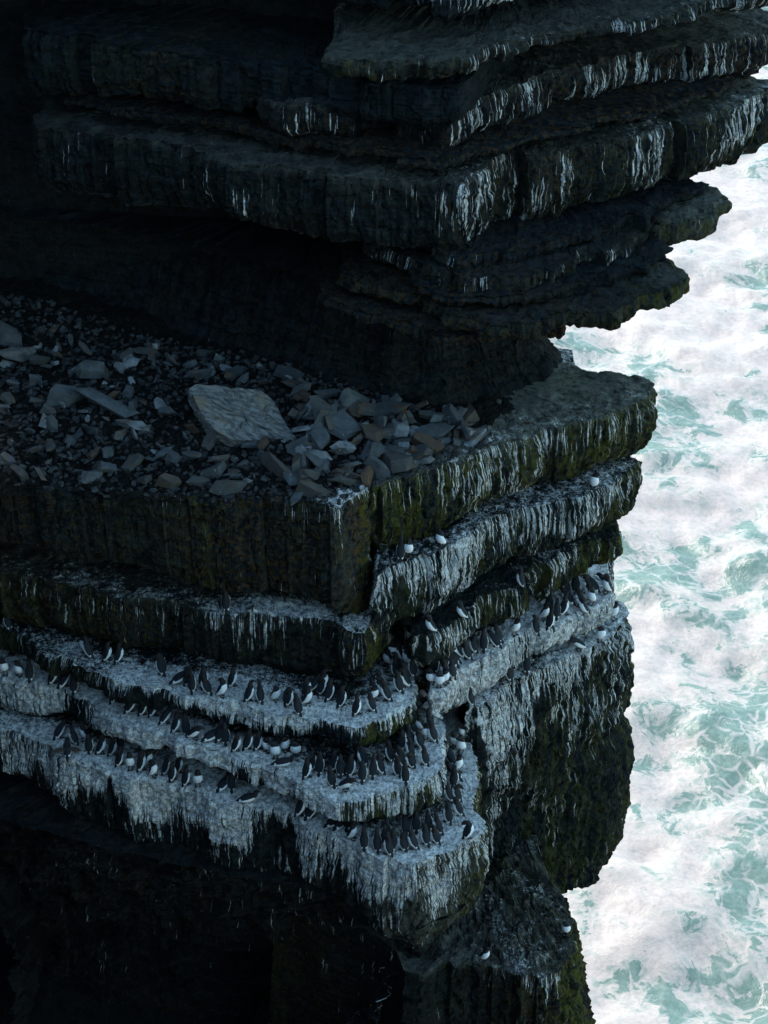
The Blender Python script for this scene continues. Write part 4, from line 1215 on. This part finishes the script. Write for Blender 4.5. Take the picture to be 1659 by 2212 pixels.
# bird list: detail view of the photo, ledge, then x, y of the feet, facing, pose
BIRDS = {
    ('V', 'L1', 'w'): [(490, 1326, 'b', 'tall')],
    ('A', 'L2', 'w'): [(95, 205, 'bl', 'up'), (765, 405, 'f', 'round'), (835, 470, 'bl', 'up'), (930, 475, 'br', 'up'), (1040, 492, 'br', 'up')],
    ('B', 'L2', 'w'): [(115, 350, 'bl', 'up'), (240, 402, 'br', 'low'), (330, 440, 'br', 'preen'), (415, 525, 'b', 'tall'), (525, 485, 'b', 'up'), (620, 540, 'bl', 'up'), (735, 560, 'r', 'preen'), (812, 470, 'br', 'up'), (985, 630, 'br', 'up'), (1170, 640, 'bl', 'tall'), (1320, 590, 'fr', 'round'), (1420, 680, 'br', 'round'), (1585, 780, 'bl', 'up'), (1610, 590, 'br', 'up')],
    ('C', 'L2', 'w'): [(170, 660, 'r', 'up'), (195, 520, 'br', 'lean'), (285, 555, 'br', 'up'), (340, 480, 'r', 'up'), (370, 635, 'br', 'up'), (500, 692, 'br', 'up'), (665, 772, 'br', 'tall'), (890, 585, 'fr', 'up'), (905, 730, 'bl', 'up'), (1075, 612, 'bl', 'up'), (955, 500, 'l', 'up')],
    ('F', 'L2', 'n'): [(360, 940, 'bl', 'up'), (395, 845, 'l', 'up'), (445, 842, 'bl', 'up'), (500, 752, 'bl', 'up'), (480, 700, 'fl', 'up'), (290, 660, 'l', 'up'), (210, 592, 'l', 'round'), (250, 560, 'fl', 'up'), (300, 520, 'b', 'up'), (400, 610, 'l', 'up'), (430, 585, 'bl', 'up'), (335, 445, 'b', 'round'), (275, 400, 'fl', 'up'), (335, 330, 'l', 'round'), (455, 500, 'fr', 'up'), (120, 880, 'l', 'up'), (345, 560, 'l', 'up'), (320, 770, 'bl', 'up'), (375, 375, 'bl', 'lean'), (455, 358, 'l', 'up')],
    ('F', 'R2', 's'): [(680, 335, 'l', 'up'), (1015, 132, 'l', 'up')],
    ('G', 'R2', 's'): [(355, 375, 'bl', 'tall')],
    ('V', 'R1', 's'): [(866, 1240, 'b', 'tall'), (880, 1222, 'f', 'up'), (953, 1190, 'fl', 'round'), (1281, 1056, 'f', 'round')],
    ('F', 'R3', 's'): [(590, 850, 'fl', 'up'), (680, 820, 'f', 'round'), (760, 855, 'f', 'round'), (830, 812, 'fr', 'up'), (885, 805, 'bl', 'up'), (915, 780, 'bl', 'up'), (935, 655, 'bl', 'lean'), (820, 690, 'b', 'up'), (700, 690, 'b', 'round'), (780, 600, 'bl', 'up'), (860, 580, 'b', 'up'), (905, 545, 'f', 'preen'), (965, 605, 'bl', 'lean'), (1015, 545, 'bl', 'up'), (1110, 558, 'bl', 'up'), (1175, 495, 'bl', 'round'), (1245, 492, 'b', 'up'), (1410, 440, 'bl', 'lean'), (1445, 388, 'bl', 'up'), (1580, 335, 'fr', 'up'), (640, 760, 'fl', 'up')],
    ('G', 'R3', 's'): [(510, 780, 'bl', 'up'), (600, 752, 'br', 'tall'), (565, 645, 'fr', 'up'), (700, 665, 'b', 'up'), (745, 602, 'br', 'tall'), (620, 575, 'b', 'up'), (870, 505, 'bl', 'lean'), (990, 545, 'l', 'up'), (1010, 525, 'bl', 'up'), (1075, 482, 'fl', 'up'), (1110, 445, 'bl', 'up'), (1135, 365, 'bl', 'lean'), (1000, 340, 'fl', 'round'), (1235, 360, 'l', 'up'), (1285, 335, 'bl', 'lean'), (910, 395, 'b', 'up'), (840, 400, 'bl', 'up')],
    ('F', 'R4', 's'): [(1555, 938, 'bl', 'preen'), (1150, 1290, 'bl', 'up')],
    ('G', 'R4', 's'): [(385, 1312, 'b', 'tall'), (950, 1045, 'l', 'lean'), (1175, 922, 'f', 'round'), (1318, 665, 'fr', 'up')],
    ('F', 'L3', 'n'): [(590, 985, 'fl', 'up'), (620, 1112, 'fr', 'round')],
    ('A', 'L3', 'w'): [(50, 592, 'f', 'up'), (180, 607, 'fl', 'round'), (265, 672, 'b', 'up'), (435, 735, 'br', 'up'), (540, 755, 'br', 'lean'), (645, 850, 'b', 'tall'), (1000, 855, 'br', 'up'), (1140, 960, 'br', 'lean'), (1250, 985, 'br', 'up'), (1350, 995, 'br', 'up')],
    ('B', 'L3', 'w'): [(90, 885, 'br', 'lean'), (195, 950, 'br', 'up'), (365, 1000, 'b', 'up'), (450, 1030, 'r', 'lean'), (580, 1050, 'br', 'low'), (690, 1075, 'br', 'up'), (775, 1100, 'b', 'up'), (845, 1165, 'br', 'up'), (975, 1140, 'br', 'up'), (1090, 1160, 'br', 'up'), (1240, 1165, 'fl', 'round'), (1320, 1225, 'f', 'round'), (1420, 1160, 'fr', 'round'), (1400, 1305, 'r', 'low'), (1535, 1185, 'f', 'round')],
    ('E', 'L3', 'w'): [(560, 458, 'br', 'up'), (640, 380, 'br', 'up'), (715, 418, 'b', 'up'), (860, 370, 'br', 'up'), (885, 550, 'bl', 'up'), (955, 430, 'b', 'up'), (1040, 440, 'br', 'up'), (1010, 578, 'r', 'lean'), (1190, 510, 'b', 'up'), (1300, 460, 'b', 'tall'), (1425, 415, 'bl', 'tall'), (1590, 440, 'bl', 'up'), (1250, 330, 'bl', 'up')],
    ('H', 'L3', 'n'): [(570, 480, 'bl', 'up'), (530, 330, 'bl', 'up'), (450, 412, 'f', 'up'), (375, 325, 'l', 'round'), (345, 390, 'bl', 'up'), (420, 530, 'bl', 'up'), (475, 715, 'bl', 'up'), (335, 742, 'bl', 'round'), (230, 725, 'bl', 'up'), (240, 930, 'b', 'tall'), (190, 560, 'b', 'up'), (320, 620, 'bl', 'up'), (100, 690, 'bl', 'up'), (250, 470, 'b', 'lean'), (300, 520, 'bl', 'up')],
    ('D', 'L4', 'w'): [(100, 238, 'br', 'lean'), (215, 418, 'b', 'wing'), (310, 292, 'bl', 'up'), (375, 240, 'l', 'up'), (425, 382, 'b', 'up'), (495, 385, 'br', 'up'), (615, 398, 'br', 'up'), (735, 345, 'b', 'up'), (690, 508, 'br', 'up'), (830, 525, 'f', 'up'), (910, 562, 'br', 'up'), (1000, 500, 'r', 'preen'), (1060, 598, 'r', 'preen'), (1145, 580, 'br', 'up'), (1215, 678, 'br', 'up'), (1270, 580, 'br', 'tall'), (1345, 702, 'br', 'up'), (1490, 690, 'f', 'up')],
    ('V', 'L4', 'w'): [(478, 1712, 'br', 'low'), (500, 1716, 'b', 'up'), (537, 1738, 'r', 'low')],
    ('E', 'L4', 'w'): [(470, 885, 'br', 'up'), (600, 878, 'br', 'lean'), (830, 962, 'br', 'low'), (925, 1005, 'br', 'low'), (1030, 1022, 'b', 'low'), (1090, 1165, 'r', 'up'), (1215, 1255, 'b', 'up'), (1360, 1262, 'b', 'tall'), (1510, 1292, 'bl', 'up'), (1450, 1160, 'b', 'up')],
    ('H', 'L4', 'n'): [(995, 300, 'bl', 'up'), (920, 345, 'f', 'round'), (855, 415, 'fl', 'up'), (755, 505, 'fl', 'up'), (830, 568, 'fl', 'up'), (740, 705, 'bl', 'lean'), (800, 780, 'fr', 'up'), (800, 880, 'bl', 'low'), (740, 960, 'b', 'up'), (745, 1120, 'bl', 'up'), (835, 1110, 'bl', 'preen'), (715, 1335, 'bl', 'up'), (855, 1252, 'bl', 'up'), (855, 1542, 'br', 'preen'), (600, 1562, 'bl', 'up'), (630, 1450, 'bl', 'tall'), (478, 1592, 'bl', 'up'), (370, 1640, 'bl', 'up'), (350, 1440, 'b', 'up'), (490, 1420, 'b', 'up'), (240, 1659, 'bl', 'round'), (75, 1659, 'b', 'up'), (240, 1450, 'b', 'lean'), (20, 1570, 'b', 'up')],
    ('V', 'R5', 'f'): [(1047, 2082, 'fr', 'up'), (1222, 2016, 'f', 'round')],
}
WHERE = {('L1', 'w'): 'alone on the sill below the rubble shelf', ('L2', 'w'): 'on the topmost crowded ledge', ('L2', 'n'): 'in the upper corner cleft',
         ('R2', 's'): 'on the dark seaward ledge', ('R1', 's'): 'on the uppermost seaward ledge', ('R3', 's'): 'on the white seaward ledge', ('R4', 's'): 'on the seaward buttress',
         ('L3', 'n'): 'at the middle ledge corner', ('L3', 'w'): 'on the middle crowded ledge', ('L4', 'w'): 'on the lowest crowded ledge', ('L4', 'n'): 'on the lowest corner steps', ('R5', 'f'): 'on the speckled bottom ledge'}
LOOK = {'f': 'white breast showing', 'fl': 'white breast turned inland', 'fr': 'white breast turned seaward', 'r': 'in profile facing seaward', 'l': 'in profile facing inland', 'b': 'dark back showing', 'bl': 'dark back and white inland flank', 'br': 'dark back and white seaward flank'}
ACT = {'up': 'standing', 'tall': 'stretching', 'lean': 'leaning', 'low': 'crouching', 'round': 'hunched', 'preen': 'preening', 'wing': 'wing-spreading'}
ORD = 'first second third fourth fifth sixth seventh eighth ninth tenth eleventh twelfth thirteenth fourteenth fifteenth sixteenth seventeenth eighteenth nineteenth twentieth'.split()
for a, b in (('twenty', 20), ('thirty', 30), ('forty', 40)):
    ORD += [f'{a}-{x}' for x in ORD[:9]] + [{20: 'thirtieth', 30: 'fortieth', 40: 'fiftieth'}[b]]
BV = {k: bvh_of(SLABS[k][0]) for k in ('L1', 'L2', 'L3', 'L4', 'R1', 'R2', 'R3', 'R4', 'R5')}
WALLS = [bvh_of(SLABS[k][0]) for k in ('S0',)] + list(BV.values())
brng = random.Random(77)
flock = []
misses = []
for (reg, ledge, zone), rows in BIRDS.items():
    ox, oy, ks = REG[reg]
    z = SLABS[ledge][1]
    for x, y, face, pose in rows:
        u, v = (x, y) if reg == 'V' else ((ox + x / ks) * 0.6636, (oy + y / ks) * 0.6636)
        p = un(u, v, z)
        yaw = YAW[face] + brng.uniform(-14, 14)
        fw = Vector((math.sin(R(yaw)), -math.cos(R(yaw))))       # where it looks
        back = 0.10 if face in ('b', 'bl', 'br') else 0.0        # the measured point is the tail tip
        q = Vector((p[0], p[1])) + fw * back
        hit = None
        for st in range(14):                                     # settle on the ledge: step inwards from the brink, or outwards from under the roof
            for sg in (1, -1):
                yy = q.y + sg * st * 0.06
                r = BV[ledge].ray_cast(Vector((q.x, yy, z + 0.4)), Vector((0, 0, -1)))
                r2 = BV[ledge].ray_cast(Vector((q.x, yy - 0.06, z + 0.4)), Vector((0, 0, -1)))
                lim = 0.35 if ledge == 'R5' else 0.15
                if r[0] is not None and abs(r[0].z - z) < lim and r2[0] is not None and abs(r2[0].z - z) < lim:
                    hit = Vector((q.x, yy, r[0].z))
                    break
            if hit:
                break
        if hit is None:
            misses.append((ledge, reg, x, y))
            continue
        flock.append([hit, yaw, face, pose, ledge, zone, u, v, brng.random()])
# keep neighbours from standing inside one another
for _ in range(12):
    for i in range(len(flock)):
        for j in range(i):
            a, b = flock[i], flock[j]
            if a[4] != b[4]:
                continue
            d = a[0].xy - b[0].xy
            L = d.length
            if L < 0.145:
                d = (d / L if L > 1e-4 else Vector((1, 0))) * (0.145 - L) * 0.5
                for o_, s_ in ((a, 1), (b, -1)):
                    nx, ny = o_[0].x + d.x * s_, o_[0].y + d.y * s_
                    r = BV[o_[4]].ray_cast(Vector((nx, ny, SLABS[o_[4]][1] + 0.25)), Vector((0, 0, -1)))
                    if r[0] is not None and abs(r[0].z - SLABS[o_[4]][1]) < 0.14:
                        o_[0] = Vector((nx, ny, r[0].z))
order = {}
for f in flock:
    order.setdefault((f[4], f[5]), []).append(f)
for key, fl in order.items():
    if key[1] == 'w':
        fl.sort(key=lambda f: -f[6])          # counted from the corner
    elif key[1] == 's':
        fl.sort(key=lambda f: f[6])
    else:
        fl.sort(key=lambda f: f[7])           # counted from the top
    kinds = {}
    for f in fl:
        kinds.setdefault((f[2], f[3]), []).append(f)
    for f in fl:
        same = kinds[f[2], f[3]]
        look = LOOK[f[2]]
        act = ACT[f[3]]
        if len(fl) == 1:
            lab = f'{act} guillemot, {look}, {WHERE[key]}'
        else:
            n_ = fl.index(f)
            frm = 'from top' if key[1] == 'n' else 'from corner'
            lab = f'{act} guillemot, {look}, {ORD[n_]} {frm} {WHERE[key]}'
        f.append(lab)
for hit, yaw, face, pose, ledge, zone, u, v, rn, lab in flock:
    wings = pose == 'wing'
    mesh, bill = BM['lean' if wings else pose, rn > 0.5]
    o = link('guillemot', mesh)
    tag(o, lab, 'bird', 'guillemots perched on the cliff ledges')
    s = 1.07 + 0.14 * brng.random()
    if ledge in ('R5',):
        s *= 0.98
    o.location = hit + Vector((0, 0, 0.004))
    o.rotation_euler = (R(brng.uniform(-5, 5)), R(brng.uniform(-4, 4)), R(yaw))
    o.scale = (s * brng.uniform(0.95, 1.05), s, s * brng.uniform(0.95, 1.06))
    link('bill', bill, o)
    if pose != 'low':
        for fm in FEET:
            link('foot', fm, o)
    if wings:
        for sg in (-1, 1):
            link('wing', wing_mesh(sg), o)
print('birds', len(flock), 'missed', misses, time.time() - T0)
